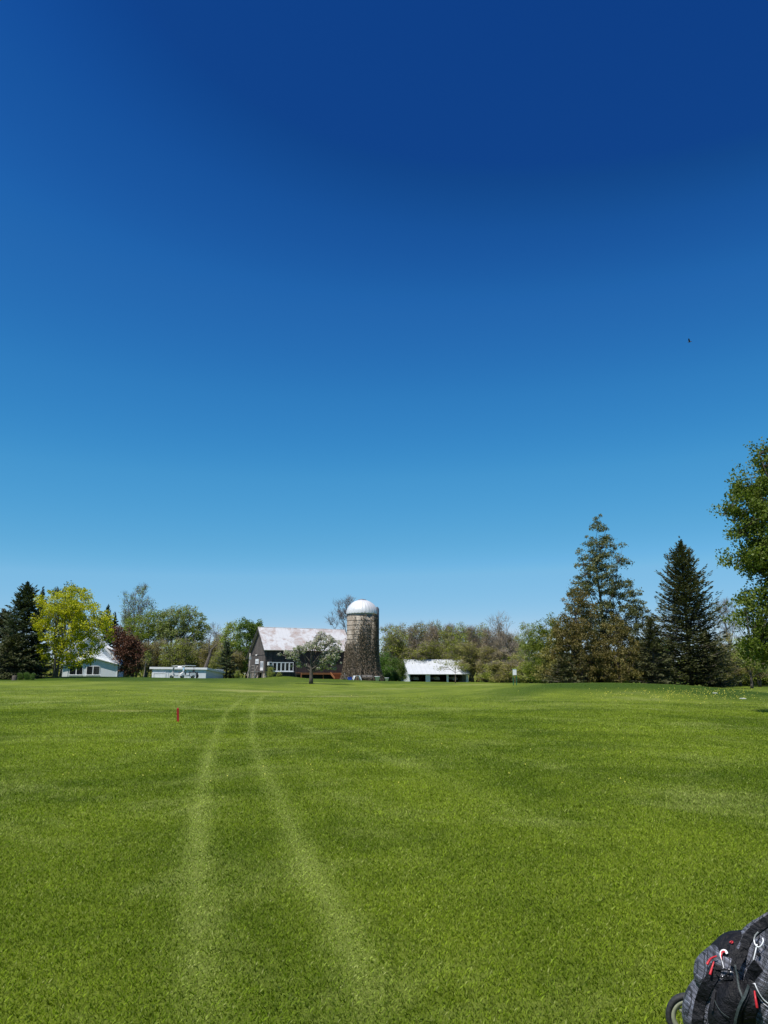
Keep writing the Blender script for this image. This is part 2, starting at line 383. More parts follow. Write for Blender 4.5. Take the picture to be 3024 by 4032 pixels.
def rough_shade_val(x, y):
    """longer, darker rough on far banks and mound; mound shading painted in too"""
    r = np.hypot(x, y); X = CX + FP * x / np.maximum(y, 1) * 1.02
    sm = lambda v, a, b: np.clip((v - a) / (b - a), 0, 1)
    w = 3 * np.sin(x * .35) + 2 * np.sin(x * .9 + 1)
    mound = sm(X, 1880, 2150) * (1 - sm(X, 3100, 3500)) * sm(y + w * .6, 49, 54) * (1 - .6 * sm(y, 60, 66))  # rough grass, its dark band also standing in for shading on the mound
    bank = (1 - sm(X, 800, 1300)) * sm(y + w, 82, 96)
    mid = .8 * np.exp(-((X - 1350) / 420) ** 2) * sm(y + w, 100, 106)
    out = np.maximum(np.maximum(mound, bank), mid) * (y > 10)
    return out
def bare_val(x, y):
    """dry worn patches"""
    out = np.zeros(len(x))
    for px, py, rx, ry in ((1880, 2697, 3.2, 3.5), (1560, 2713, 3, 1.6), (1330, 2742, 2.2, 1.0), (1010, 2722, 2.6, 1.2), (480, 2800, 1.4, .8)):
        gx, gy = ground_hit(px, py); out = np.maximum(out, np.exp(-((x - gx) / rx) ** 2 - ((y - gy) / ry) ** 2))
    return out
def grass_color(n, blades):
    """turf colour: patches, mowing, worn tracks, rough, and shade painted on the mound"""
    a = N(n, 'ShaderNodeAttribute', attribute_name='track')
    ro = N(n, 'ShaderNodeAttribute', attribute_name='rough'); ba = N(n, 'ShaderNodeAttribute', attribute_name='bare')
    big = noise(n, .17, 4, .6, sc=(1.1, .8, 1)); mid = noise(n, .8, 5, .65, sc=(1.0, .8, 1)); fine = noise(n, 14, 4, .7)
    fac = math_(n, 'ADD', math_(n, 'MULTIPLY', ramp(n, big, [(.41, 0), (.59, 1)]), .6), math_(n, 'MULTIPLY', ramp(n, mid, [(.36, 0), (.64, 1)]), .4))
    streak = noise(n, .34, 5, .7, sc=(.9, .9, 1), dist=.6)
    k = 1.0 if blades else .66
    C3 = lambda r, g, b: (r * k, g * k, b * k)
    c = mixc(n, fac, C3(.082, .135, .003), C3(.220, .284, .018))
    if not blades:
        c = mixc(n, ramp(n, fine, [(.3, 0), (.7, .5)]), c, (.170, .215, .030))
    c = mixc(n, ramp(n, streak, [(.52, 0), (.70, .62)]), c, C3(.33, .37, .10))
    c = mixc(n, math_(n, 'MULTIPLY', a.outputs['Fac'], .66), c, C3(.31, .37, .080))
    c = mixc(n, math_(n, 'MULTIPLY', ro.outputs['Fac'], .9), c, C3(.042, .092, .003))  # dark rough colour, also carrying the painted shading of the mound
    c = mixc(n, math_(n, 'MULTIPLY', ba.outputs['Fac'], .6), c, C3(.46, .42, .18))
    if blades:
        rn = N(n, 'ShaderNodeAttribute', attribute_name='rnd')
        v = ramp(n, rn.outputs['Fac'], [(0, .50), (.5, .95), (.85, 1.38), (.955, 1.8), (1, 1.9)]); c = mixc(n, 1, c, v, 'MULTIPLY')
        tan = ramp(n, rn.outputs['Fac'], [(.965, 0), (.972, .5)]); c = mixc(n, tan, c, (.42, .38, .20))
    else:
        hf = noise(n, 55, 3, .8); hf = ramp(n, hf, [(.35, .6), (.65, 1.35)]); c = mixc(n, 1, c, hf, 'MULTIPLY')
    return c
def ground():
    ang = np.concatenate([np.linspace(-36, 36, 520), np.linspace(36, 324, 74)[1:-1]])
    rad = np.concatenate([[0.0], np.exp(np.linspace(math.log(.6), math.log(3200), 430))])
    na, nr = len(ang), len(rad); A, Rr = np.meshgrid(np.radians(ang), rad)
    X = np.sin(A) * Rr; Y = np.cos(A) * Rr; Z = terr(X, Y)
    v = np.stack([X, Y, Z], -1).reshape(-1, 3)
    i, j = np.meshgrid(np.arange(nr - 1), np.arange(na), indexing='ij'); j2 = (j + 1) % na
    f = np.stack([i * na + j, i * na + j2, (i + 1) * na + j2, (i + 1) * na + j], -1).reshape(-1, 4)[:, ::-1]
    me = bpy.data.meshes.new('ground'); me.from_pydata(v.tolist(), [], f.tolist())
    a = me.attributes.new('track', 'FLOAT', 'POINT'); a.data.foreach_set('value', track_val(v[:, 0], v[:, 1]).astype(np.float32))
    a = me.attributes.new('rough', 'FLOAT', 'POINT'); a.data.foreach_set('value', rough_shade_val(v[:, 0], v[:, 1]).astype(np.float32))
    a = me.attributes.new('bare', 'FLOAT', 'POINT'); a.data.foreach_set('value', bare_val(v[:, 0], v[:, 1]).astype(np.float32))
    me.polygons.foreach_set('use_smooth', [True] * len(me.polygons))
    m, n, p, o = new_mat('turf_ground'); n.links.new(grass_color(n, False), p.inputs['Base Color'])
    p.inputs['Roughness'].default_value = .9; p.inputs['Specular IOR Level'].default_value = .15
    b = noise(n, 22, 5, .75); bump(n, p, b, .9, .03)
    me.materials.append(m); ob = bpy.data.objects.new('ground', me); C.objects.link(ob); tag(ob, kind='structure')
ground()
def grass():
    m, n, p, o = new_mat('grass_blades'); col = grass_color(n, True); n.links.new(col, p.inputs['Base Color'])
    p.inputs['Roughness'].default_value = .6; p.inputs['Specular IOR Level'].default_value = .16
    tr = N(n, 'ShaderNodeBsdfTranslucent'); n.links.new(mixc(n, 1, col, (1.2, 1.35, .4), 'MULTIPLY'), tr.inputs[0])
    mx = N(n, 'ShaderNodeMixShader'); mx.inputs[0].default_value = .35
    n.links.new(p.outputs[0], mx.inputs[1]); n.links.new(tr.outputs[0], mx.inputs[2]); n.links.new(mx.outputs[0], o.inputs[0])
    r = np.random.default_rng(3); cs = []
    for y0, y1, dens, sc in ((3.2, 6, 8200, 1.0), (6, 9, 5200, 1.2), (9, 14, 2600, 1.6), (14, 22, 1100, 2.2), (22, 36, 420, 3.0), (36, 62, 110, 4.0)):
        area = (y1 - y0) * 1.24 * (y0 + y1) / 2; k = int(area * dens)
        y = np.sqrt(r.random(k) * (y1 ** 2 - y0 ** 2) + y0 ** 2); x = (r.random(k) - .5) * (1.24 if y1 < 30 else 1.16) * y
        if y1 > 30: keep = r.random(k) < np.clip((64 - y) / 34, 0, 1); x = x[keep]; y = y[keep]
        cs.append(np.stack([x, y, np.full(len(x), sc)], 1))
    for y0, y1, dens, sc in ((1.5, 6, 2600, 1.5), (6, 14, 900, 2.2), (14, 36, 160, 4.0)):      # thinner turf to both sides
        wmax = 1.24 * y1 + 12; k = int((y1 - y0) * wmax * dens); y = y0 + (y1 - y0) * r.random(k); x = (r.random(k) - .5) * wmax
        kp = ((np.abs(x) > .62 * y) | (y < 3.2)) & (np.abs(x) < .62 * y + 6); cs.append(np.stack([x[kp], y[kp], np.full(kp.sum(), sc)], 1))
    q = np.concatenate(cs); x, y, sc = q.T; k = len(x)
    # tufting: displace towards clump centres
    z = terr(x, y); h = (.011 + .015 * r.random(k)) * sc ** .45; w = (.0020 + .0018 * r.random(k)) * sc
    az = r.random(k) * 6.283; lean = .25 + .95 * r.random(k)
    tv = track_val(x, y); tv = np.clip((tv * 1.15 > r.random(k)) * (.55 + .5 * tv) + .25 * tv, 0, 1); h *= (1 - .35 * tv); lean *= 1 + .5 * tv
    d = np.stack([np.cos(az), np.sin(az), np.zeros(k)], 1); s = np.stack([-np.sin(az), np.cos(az), np.zeros(k)], 1)
    tw = r.random(k)[:, None] * 1.2; s = unit(s + d * (tw - .6))
    base = np.stack([x, y, z - .002], 1)
    v = np.stack([base - s * w[:, None], base + s * w[:, None], base + d * (h * lean * .4)[:, None] + s * (w * .5)[:, None] + np.array([0, 0, 1]) * (h * .65)[:, None],
                  base + d * (h * lean)[:, None] + np.array([0, 0, 1]) * h[:, None]], 1).reshape(-1, 3)
    me = bpy.data.meshes.new('grass'); me.vertices.add(4 * k); me.vertices.foreach_set('co', v.ravel())
    me.loops.add(4 * k); me.loops.foreach_set('vertex_index', np.arange(4 * k, dtype=np.int32))
    me.polygons.add(k); me.polygons.foreach_set('loop_start', np.arange(0, 4 * k, 4, dtype=np.int32))
    a = me.attributes.new('track', 'FLOAT', 'FACE'); a.data.foreach_set('value', tv.astype(np.float32))
    a = me.attributes.new('bare', 'FLOAT', 'FACE'); a.data.foreach_set('value', bare_val(x, y).astype(np.float32))
    a = me.attributes.new('rough', 'FLOAT', 'FACE'); a.data.foreach_set('value', rough_shade_val(x, y).astype(np.float32))
    a = me.attributes.new('rnd', 'FLOAT', 'FACE'); a.data.foreach_set('value', r.random(k).astype(np.float32))
    me.materials.append(m); me.update(calc_edges=True)
    ob = bpy.data.objects.new('grass', me); C.objects.link(ob); tag(ob, 'short mown green grass blades of the fairway', 'grass', kind='stuff')
grass()

# ------------------------------------------------------------------ trees
def crown_tree(name, label, cat, px, D, top_py, lobes, leaf, bark=BARK, group=None, ncl=110, per=55, crad=.55, ls=.22, lw=.14,
               trunk_r=.2, fork=.25, seed=1, twigs=0, twig_mat=None, bias=(0, 0, 0), bk=0, leaf2=None, stems=1, hollow=.45, twr=.012, twl=1.0, lean=0.0, limb_r=.35, parent_loc=None, bury=.1, baseR=1.5):
    """lobes: (dx, y, rx, ry) in photo pixels round the trunk position; real depth given by rx"""
    r = np.random.default_rng(seed); pyr = random.Random(seed)
    if parent_loc is None:
        x = x_at(px, D); z0 = tz(x, D); loc = Vector((x, D, z0))
    else: loc = Vector(parent_loc); z0 = loc.z
    root = empty(name, loc, 0, label, cat, group)
    k = depth(D) / FP
    H = z_at(top_py, D) - z0
    L = [(dx * k, z_at(py, D) - z0, rx * k, ry * k) for dx, py, rx, ry in lobes]
    vol = np.array([l[2] ** 2 * l[3] for l in L]) ** .8; pr = vol / vol.sum()
    cl = []
    while len(cl) < ncl:
        dx, zz, rx, rz = L[r.choice(len(L), p=pr)]
        v = r.normal(size=3); v /= np.linalg.norm(v); v *= (hollow + (1 - hollow) * r.random() ** .5) * (1 + .12 * r.normal())
        q = np.array([dx + v[0] * rx, v[1] * rx * .95, zz + v[2] * rz])
        if q[2] > .35: cl.append(q)
    cl = np.array(cl); cl = cl[np.argsort(np.linalg.norm(cl - cl.mean(0), axis=1))][:ncl]
    # trunk and limbs
    tb = MB(); zf = H * fork; topz = cl[:, 2].max()
    trunks = []
    for s in range(stems):
        a = s * 2.1 + .5; off = Vector((math.cos(a), math.sin(a), 0)) * (trunk_r * .75 if stems > 1 else 0)
        sway = [Vector((pyr.uniform(-.04, .04) * H * t + lean * H * t + off.x * (1 + 4 * t), pyr.uniform(-.03, .03) * H * t + off.y * (1 + 4 * t), H * t * .88 if t else -bury)) for t in (0, .12, .3, .5, .75, 1)]
        rr = [trunk_r * q / (1 if stems == 1 else 1.3) for q in (baseR, 1.0, .8, .55, .3, .08)]
        tb.tube(sway, rr, 8); trunks.append((sway, rr))
    def tp(tr, z):
        sw, rr = tr
        for i in range(len(sw) - 1):
            if z <= sw[i + 1].z or i == len(sw) - 2:
                t = min(max((z - sw[i].z) / (sw[i + 1].z - sw[i].z), 0), 1); return sw[i].lerp(sw[i + 1], t), rr[i] * (1 - t) + rr[i + 1] * t
    tw = MB()
    nmain = max(3, min(16, ncl // 12)); order = [pyr.randrange(ncl)]
    dmin = np.linalg.norm(cl - cl[order[0]], axis=1)
    while len(order) < nmain:
        q = int(np.argmax(dmin * (.7 + .3 * r.random(ncl)))); order.append(q); dmin = np.minimum(dmin, np.linalg.norm(cl - cl[q], axis=1))
    nodes, nrad = [], []
    for tr in trunks:
        for q in range(14):
            p, rr = tp(tr, topz * (.12 + .8 * q / 13)); nodes.append(tuple(p)); nrad.append(rr)
    ordset = set(order)
    for ci in order + [q for q in range(ncl) if q not in ordset]:
        c = Vector(cl[ci])
        if ci in ordset:
            tr = trunks[pyr.randrange(len(trunks))]
            hz = max(zf, min(c.z * pyr.uniform(.35, .65), H * .8)) if c.z > zf else max(.3, c.z * .7)
            p, rr = tp(tr, hz); r0 = rr * limb_r * 1.35 * pyr.uniform(.7, 1.1) + .012
        else:
            A = np.array(nodes); dd = np.linalg.norm(A - cl[ci], axis=1) + np.maximum(0, A[:, 2] - cl[ci][2]) * 1.5; q = int(np.argmin(dd))
            p = Vector(nodes[q]); r0 = min(nrad[q] * .6, trunk_r * limb_r * .5) + .006
        mid = p.lerp(c, .5) + Vector((pyr.uniform(-.1, .1), pyr.uniform(-.1, .1), pyr.uniform(-.02, .16))) * (c - p).length
        tb.tube([p, p.lerp(mid, .5), mid, mid.lerp(c, .6), c], [r0, r0 * .8, r0 * .6, r0 * .4, .008], 5 if ci in ordset else 3, cap=False)
        if ci in ordset:
            for t_, f_ in ((.35, .8), (.6, .65), (.85, .5)):
                nodes.append(tuple(p.lerp(mid, t_))); nrad.append(r0 * f_); nodes.append(tuple(mid.lerp(c, t_))); nrad.append(r0 * f_ * .6)
        for _ in range(twigs):
            st = mid.lerp(c, pyr.uniform(.2, 1)); out = (c - Vector((0, 0, zf))).normalized()
            d = (Vector((pyr.gauss(0, 1), pyr.gauss(0, 1), pyr.gauss(.35, .8))).normalized() + out * .9 + Vector((0, 0, .45))).normalized()
            ln = crad * twl * pyr.uniform(.6, 1.5)
            e = st + d * ln; j = st + d * ln * .5 + Vector((pyr.gauss(0, .07), pyr.gauss(0, .07), .03)) * ln
            tw.tube([st, j, e], [twr, twr * .7, twr * .3], 3, cap=False)
            for q in range(2):
                d2 = (d + Vector((pyr.gauss(0, .6), pyr.gauss(0, .6), pyr.gauss(.1, .5)))).normalized()
                tw.tube([j, j + d2 * ln * .6], [twr * .6, twr * .25], 3, cap=False)
    tb.build('trunk', bark, root, True)
    if per:
        idx = np.repeat(np.arange(ncl), per); n = len(idx)
        size = crad * (.6 + .8 * r.random(ncl))[idx]
        off = r.normal(size=(n, 3)) * np.array([1, 1, .7]); off = off / (1 + .25 * np.linalg.norm(off, axis=1, keepdims=True)) * size[:, None] * .8
        c = cl[idx] + off; c[:, 2] = np.maximum(c[:, 2], .05)
        a, b = rand_axes(n, bias, bk, r); sz = .7 + .6 * r.random(n)
        rnd = np.clip(.75 * r.random(n) + .25 * r.random(ncl)[idx], 0, 1)
        if leaf2 is not None:
            m2 = r.random(n) < leaf2[1] * np.clip(.4 + 1.2 * (c[:, 2] - cl[:, 2].min()) / (cl[:, 2].max() - cl[:, 2].min() + .1), 0, 2)
            o2 = leafmesh('blossom', leaf2[0], root, c[m2], a[m2], b[m2], ls * leaf2[2] * sz[m2], ls * leaf2[2] * sz[m2], rnd[m2])
            c, a, b, sz, rnd = c[~m2], a[~m2], b[~m2], sz[~m2], rnd[~m2]
        leafmesh('crown', leaf, root, c, a, b, ls * sz, lw * sz, rnd, .15)
    if twigs: tw.build('twigs', twig_mat or TWIG, root)
    return root
def conifer(name, label, cat, px, D, top_py, width_px, leaf, seed=1, group=None, prof='cone', step=.34, nb=7, ncard=26, cl=.34, cw=.10, z0f=.03, droop=.25,
            up_tip=.12, bark=BARK, trunk_r=.18, skirt=1.0, jag=.25, loc=None, Hm=None, Rm=None, gap=0.0, base_h=None):
    r = np.random.default_rng(seed)
    if loc is None:
        x = x_at(px, D); loc = (x, D, tz(x, D)); H = z_at(top_py, D) - loc[2]; Rr = m_at(width_px, D) / 2
    else: H, Rr = Hm, Rm
    root = empty(name, loc, 0, label, cat, group)
    tb = MB(); tb.tube([(0, 0, -.1), (0.02, 0, H * .3), (-.02, .02, H * .7), (0, 0, H * .985)], [trunk_r, trunk_r * .75, trunk_r * .35, .012], 7)
    Cs, As, Bs, Rn, Sz = [], [], [], [], []
    z = H * z0f; 
    while z < H * .985:
        t = z / H
        if prof == 'cone': w = (1 - t) ** .74 * (1 - .12 * max(0, .12 - t) / .12) * min(1, .10 + (1 - t) * 6.5)
        elif prof == 'pine': w = math.sin(min(1, (1 - t) * 1.7 + .12) * math.pi / 2) * (.85 if t > .2 else 1)
        else: w = (1 - t) ** .75 * (.75 + .25 * math.sin(t * 9 + seed))
        nbb = max(4, int(round(nb * (.55 + .6 * w))))
        a0 = r.random() * 6.28
        for b in range(nbb):
            if r.random() < gap * (.4 + t): continue
            az = a0 + b * 6.283 / nbb + r.normal() * .2
            ln = Rr * w * (1 - jag + jag * 1.7 * r.random()) * (1 + .13 * math.sin(3 * az + seed) + .10 * math.sin(t * 23 + 2 * az)) + .06
            el = (.75 * t ** 1.5) - droop * (1 - t) + r.normal() * .08
            d = np.array([math.cos(az) * math.cos(el), math.sin(az) * math.cos(el), math.sin(el)])
            side = np.array([-math.sin(az), math.cos(az), 0])
            zz = z + r.normal() * step * .6
            m = max(5, int(ncard * (.35 + ln / Rr * .9)))
            s = .1 + .9 * r.random(m) ** .7
            lat = (r.random(m) - .5) * 2 * (.36 * ln * (1 - s) + .05 + .05 * ln) * 1.05
            p = np.array([0, 0, zz]) + d * (s * ln)[:, None] + side * lat[:, None]
            p[:, 2] += up_tip * ln * s ** 3 - .06 * np.abs(lat) + r.normal(size=m) * .05
            ax = unit(d * 1.0 + side * (np.sign(lat) * (.5 + .3 * r.random(m)))[:, None] + np.array([0, 0, 1]) * (r.normal(size=m) * .25 - .18 + up_tip * 1.5)[:, None])
            bx = unit(np.cross(ax, r.normal(size=(m, 3)) * .6 + np.array([0, 0, 1])))
            Cs.append(p); As.append(ax); Bs.append(bx); Rn.append(np.clip(.25 * r.random() + .4 * r.random(m) + .35 * s, 0, 1)); Sz.append((.7 + .6 * r.random(m)) * (.55 + .45 * min(1, ln / (.4 * Rr))))
            e = np.array([0, 0, zz]) + d * ln * .9; e[2] += up_tip * ln * .6
            tb.tube([(0, 0, zz), tuple(np.array([0, 0, zz]) + d * ln * .5), tuple(e)], [.02 + .012 * ln, .014 + .005 * ln, .006], 3, cap=False)
        z += step * (1.0 - .45 * t) * (.8 + .4 * r.random())
    c = np.concatenate(Cs); c[:, 2] = np.maximum(c[:, 2], .04); sz = np.concatenate(Sz)
    # leader sprays
    tb.build('trunk', bark, root, True)
    leafmesh('crown', leaf, root, c, np.concatenate(As), np.concatenate(Bs), cl * sz, cw * sz, np.concatenate(Rn), .25)
    return root

# --- left side
conifer('spruce_tree', 'tall dark spruce with a pointed top left of the yellow-green maple', 'tree', 74, 104, 2288, 270, L_SPRUCE, 11, step=.34, nb=11, ncard=56, cl=.42, cw=.13, jag=.35, trunk_r=.22)
conifer('spruce_tree', 'dark spruce cut by the left edge of the photo', 'tree', -5, 110, 2400, 250, L_SPRUCE2, 12, step=.34, nb=11, ncard=50, cl=.42, cw=.14, jag=.35)
conifer('spruce_tree', 'dark narrow spruce top rising between the pointed spruce and the yellow-green maple', 'tree', 138, 122, 2312, 120, L_SPRUCE, 13, step=.42, nb=8, ncard=26, cl=.45, cw=.14)
crown_tree('pine_tree', 'dark flat-topped pine showing behind the top of the yellow-green maple', 'tree', 240, 135, 2310,
           [(-30, 2330, 34, 14), (10, 2322, 34, 14), (50, 2328, 30, 12), (75, 2350, 26, 12), (0, 2400, 80, 60), (20, 2480, 80, 70)], L_DARKPINE, ncl=110, per=50, crad=.8, ls=.45, lw=.14, trunk_r=.25, seed=14, bias=(0, 0, 1), bk=.5)
conifer('spruce_tree', 'dark spruce right of the yellow-green maple above the red tree', 'tree', 405, 138, 2380, 110, L_DARKPINE, 15, step=.45, nb=8, ncard=26, cl=.5, cw=.16, jag=.45)
conifer('spruce_tree', 'smaller dark spruce beside the burgundy tree, right of its twin', 'tree', 436, 142, 2412, 90, L_DARKPINE, 16, step=.45, nb=8, ncard=24, cl=.5, cw=.16, jag=.4)
crown_tree('maple_tree', 'yellow-green maple with several trunks in front of the white cottage', 'tree', 215, 103, 2312,
           [(-15, 2385, 85, 72), (60, 2370, 85, 60), (110, 2440, 85, 70), (25, 2470, 110, 85), (165, 2470, 50, 65), (-60, 2430, 50, 62), (-25, 2540, 60, 50), (60, 2560, 70, 45), (130, 2545, 55, 45), (15, 2590, 45, 25), (85, 2600, 60, 28), (-60, 2585, 30, 30)],
           L_YELLOW, ncl=430, per=52, crad=.52, ls=.20, lw=.15, trunk_r=.22, fork=.14, seed=17, stems=3, hollow=.55)
crown_tree('red_leaf_tree', 'burgundy leaved tree right of the white cottage', 'tree', 490, 119, 2462,
           [(-45, 2500, 32, 36), (-12, 2545, 42, 60), (20, 2565, 36, 60), (6, 2610, 32, 48), (34, 2605, 34, 50), (46, 2560, 24, 40)], L_RED, ncl=230, per=50, crad=.55, ls=.24, lw=.15, trunk_r=.14, fork=.1, seed=18, twigs=3, twig_mat=mat_noise('red_twigs', (.07, .03, .025), (.14, .06, .05), 2, .9), hollow=.3, twr=.014)
crown_tree('poplar_tree', 'tall pale half-bare poplar with upright limbs above the green trees', 'tree', 520, 165, 2288,
           [(-35, 2400, 30, 85), (0, 2370, 30, 78), (28, 2360, 26, 70), (50, 2400, 24, 60), (-50, 2440, 22, 60), (5, 2470, 60, 70)], L_GREEN2, TWIG_GREY, ncl=150, per=14, crad=.8, ls=.26, lw=.18, trunk_r=.28, fork=.12, seed=19, twigs=7, twig_mat=TWIG_GREY, twr=.022, twl=1.3, bias=(0, 0, 1), bk=.4, limb_r=.5)
crown_tree('willow_tree', 'bright green leafy tree between the burgundy tree and the fan-limbed tree', 'tree', 572, 158, 2388,
           [(-30, 2470, 65, 55), (20, 2450, 60, 55), (-70, 2500, 50, 45), (-10, 2530, 80, 55), (45, 2500, 45, 50), (-40, 2570, 60, 40)], L_GREEN, ncl=260, per=50, crad=.75, ls=.28, lw=.17, trunk_r=.22, fork=.25, seed=20, twigs=3, twr=.016, hollow=.5)
crown_tree('fan_limbed_tree', 'round green tree with dark fanned limbs behind the white garage', 'tree', 664, 156, 2382,
           [(-10, 2440, 48, 45), (40, 2425, 52, 42), (85, 2445, 50, 45), (115, 2480, 34, 42), (10, 2480, 55, 35), (70, 2500, 60, 30), (-25, 2490, 38, 40)], L_GREEN2, ncl=230, per=52, crad=.66, ls=.27, lw=.17, trunk_r=.36, fork=.2, seed=21, twigs=3, twr=.02, limb_r=.55, hollow=.6)
crown_tree('bare_tree', 'bare grey tree top left of the barn trees', 'tree', 832, 165, 2440, [(-4, 2500, 26, 50), (10, 2540, 34, 50), (-15, 2560, 34, 40)], L_TAN, TWIG_GREY, ncl=34, per=4, crad=.8, ls=.2, lw=.14, trunk_r=.2, fork=.3, seed=22, twigs=6, twig_mat=TWIG_GREY, twr=.02, twl=1.3)
conifer('spruce_tree', 'low broad spruce filling the foot of the left evergreens', 'tree', 40, 101, 2500, 220, L_SPRUCE2, 26, step=.30, nb=11, ncard=44, cl=.36, cw=.12, jag=.4)
# leaning trunk
o = empty('leaning_tree', (x_at(796, 140), 140, tz(x_at(796, 140), 140)), 0, 'dark leaning tree trunk right of the white garage', 'tree')
t = MB(); k = depth(140) / FP
t.tube([(0, 0, -.2), (10 * k, 0, 2.0), (24 * k, .2, 4.0), (30 * k, .2, 5.2), (52 * k, .3, 6.2)], [.36, .32, .26, .16, .06], 8); t.tube([(24 * k, .2, 4.0), (20 * k, .1, 6.2), (28 * k, .1, 8)], [.2, .1, .03], 6); t.build('trunk', BARK, o, True)
crown_tree('olive_tree', 'olive green rounded tree left of the barn', 'tree', 905, 156, 2445,
           [(0, 2500, 44, 52), (-12, 2560, 50, 50), (10, 2600, 50, 50)], L_OLIVE, ncl=170, per=46, crad=.62, ls=.25, lw=.17, trunk_r=.22, seed=23, twigs=3, twr=.016)
crown_tree('maple_tree', 'dense mid-green tree directly left of the barn roof', 'tree', 972, 150, 2434,
           [(-8, 2480, 40, 44), (28, 2478, 28, 34), (0, 2540, 44, 50), (-10, 2600, 44, 50)], L_MID, ncl=240, per=50, crad=.58, ls=.24, lw=.18, trunk_r=.22, seed=24, hollow=.5)
conifer('spruce_tree', 'small dark spruce between the garage and the barn', 'tree', 890, 142, 2525, 110, L_SPRUCE, 25, step=.4, nb=8, ncard=28, cl=.42, cw=.14, jag=.35)
# --- thickets: prototypes in metres and copies
def proto(kind, seed, leaf, H=10, wd=3.0, per=50, twigs=6, twm=TWIG, ncl=120, ls=.2, low=.5):
    D = 170; k = depth(D) / FP; r = random.Random(seed)
    z0 = 0.0
    def py(z):   # inverse of z_at for height z above a base at z0
        b = math.tan(math.atan2(z + z0 - CH, D) - PITCH); return CY - b * FP
    lob = []
    for i in range(6):
        t = low + (1 - low) * (i / 6.0); w = wd * (.62 + .4 * math.sin(min(1, t) * 3.0)) * r.uniform(.7, 1.05)
        lob.append((r.uniform(-.35, .35) * wd / k, py(H * (low * .6 + (.86 - low * .6) * i / 5)), w * .62 / k, H * .17 / k))
    return crown_tree(kind, None, None, CX, D, py(H), lob, leaf, BARK, ncl=ncl, per=per, crad=.62, ls=ls, lw=ls * .62, trunk_r=.16, fork=.15, seed=seed, twigs=twigs, twig_mat=twm, twr=.017, twl=1.3,
                      bias=(0, 0, 1), bk=.5, stems=1 + seed % 3, parent_loc=(0, 400, 0), limb_r=.5)
protos = {
 'brown': [proto('budding_tree', 31, L_BROWN), proto('budding_tree', 32, L_BROWN, wd=2.6, twigs=6), proto('budding_tree', 33, L_OLIVE, wd=2.8)],
 'tan': [proto('budding_tree', 34, L_TAN, per=24, twigs=10, wd=2.3), proto('budding_tree', 35, L_TAN, per=26, twigs=10, wd=2.6)],
 'olive': [proto('budding_tree', 36, L_OLIVE, per=40, wd=3.0), proto('budding_tree', 37, L_OLIVE, per=40, wd=2.6)],
 'brush': [proto('brush', 41, L_BROWN, H=4, wd=2.5, per=60, twigs=5, ncl=90, low=.1), proto('brush', 42, L_OLIVE, H=4, wd=2.6, per=60, twigs=4, ncl=90, low=.1), proto('brush', 43, L_SHRUB, H=4, wd=2.5, per=60, twigs=3, ncl=90, low=.1)],
 'shrub': [proto('shrub', 38, L_SHRUB, H=4, wd=2.3, per=50, twigs=1, ncl=80, low=.1), proto('shrub', 39, L_OLIVE, H=4, wd=2.4, per=50, twigs=3, ncl=80, low=.1)],
}
used = set()
def put(kind, px, D, top_py, wpx, label, cat='tree', group=None, i=None):
    ps = protos[kind]; p = ps[(int(px) // 7 if i is None else i) % len(ps)]
    H0 = 4 if kind in ('shrub', 'brush') else 10; W0 = {'shrub': 4.6, 'brush': 4.8, 'tan': 5.2}.get(kind, 6.0)
    if p.name in used: c = copy_tree(p)
    else: c = p; used.add(p.name)
    x = x_at(px, D); z = tz(x, D); H = z_at(top_py, D) - z; s = H / H0; w = m_at(wpx, D) / W0
    c.location = (x, D, z - .05); c.scale = (w, w, s); c.rotation_euler = (0, 0, (px * 1.7) % 6.28)
    tag(c, label, cat, group); return c
GR = 'budding trees in the row behind the cart shed'
LR = 'brown budding tree in the dense row behind the white cart shed'
LO = 'olive green budding tree in the row behind the white cart shed'
LT = 'bare pinkish-tan twiggy tree in the row behind the white cart shed'
row = [('olive', 1535, 160, 2472, 130, LO), ('brown', 1560, 172, 2468, 110, LR), ('olive', 1600, 178, 2470, 110, LO), ('tan', 1640, 166, 2478, 95, LT), ('brown', 1668, 180, 2458, 110, LR),
       ('tan', 1702, 172, 2452, 90, LT), ('brown', 1738, 182, 2455, 110, LR), ('olive', 1765, 170, 2450, 110, LO), ('tan', 1795, 178, 2466, 100, LT), ('brown', 1822, 168, 2462, 110, LR), ('olive', 1850, 182, 2460, 110, LO),
       ('tan', 1880, 166, 2474, 100, LT), ('brown', 1905, 176, 2466, 100, LR), ('tan', 1935, 158, 2480, 100, LT), ('tan', 1968, 164, 2474, 110, LT), ('tan', 2010, 150, 2490, 90, LT), ('brown', 2035, 160, 2500, 100, LR),
       ('brown', 1590, 160, 2520, 100, LR), ('brown', 1655, 160, 2530, 100, LR), ('brown', 1720, 162, 2525, 100, LR), ('olive', 1790, 162, 2520, 100, LO), ('brown', 1860, 158, 2530, 110, LR), ('brown', 1920, 150, 2545, 100, LR), ('tan', 1985, 145, 2550, 90, LT), ('brown', 2050, 140, 2550, 90, LR)]
for kd, px, D, ty, w, lb in row: put(kd, px, D, ty, w * 1.4, lb, group=GR)
GL_ = 'budding trees in the thicket behind the garage'
LB = 'olive-brown budding tree in the low thicket behind the white garage'
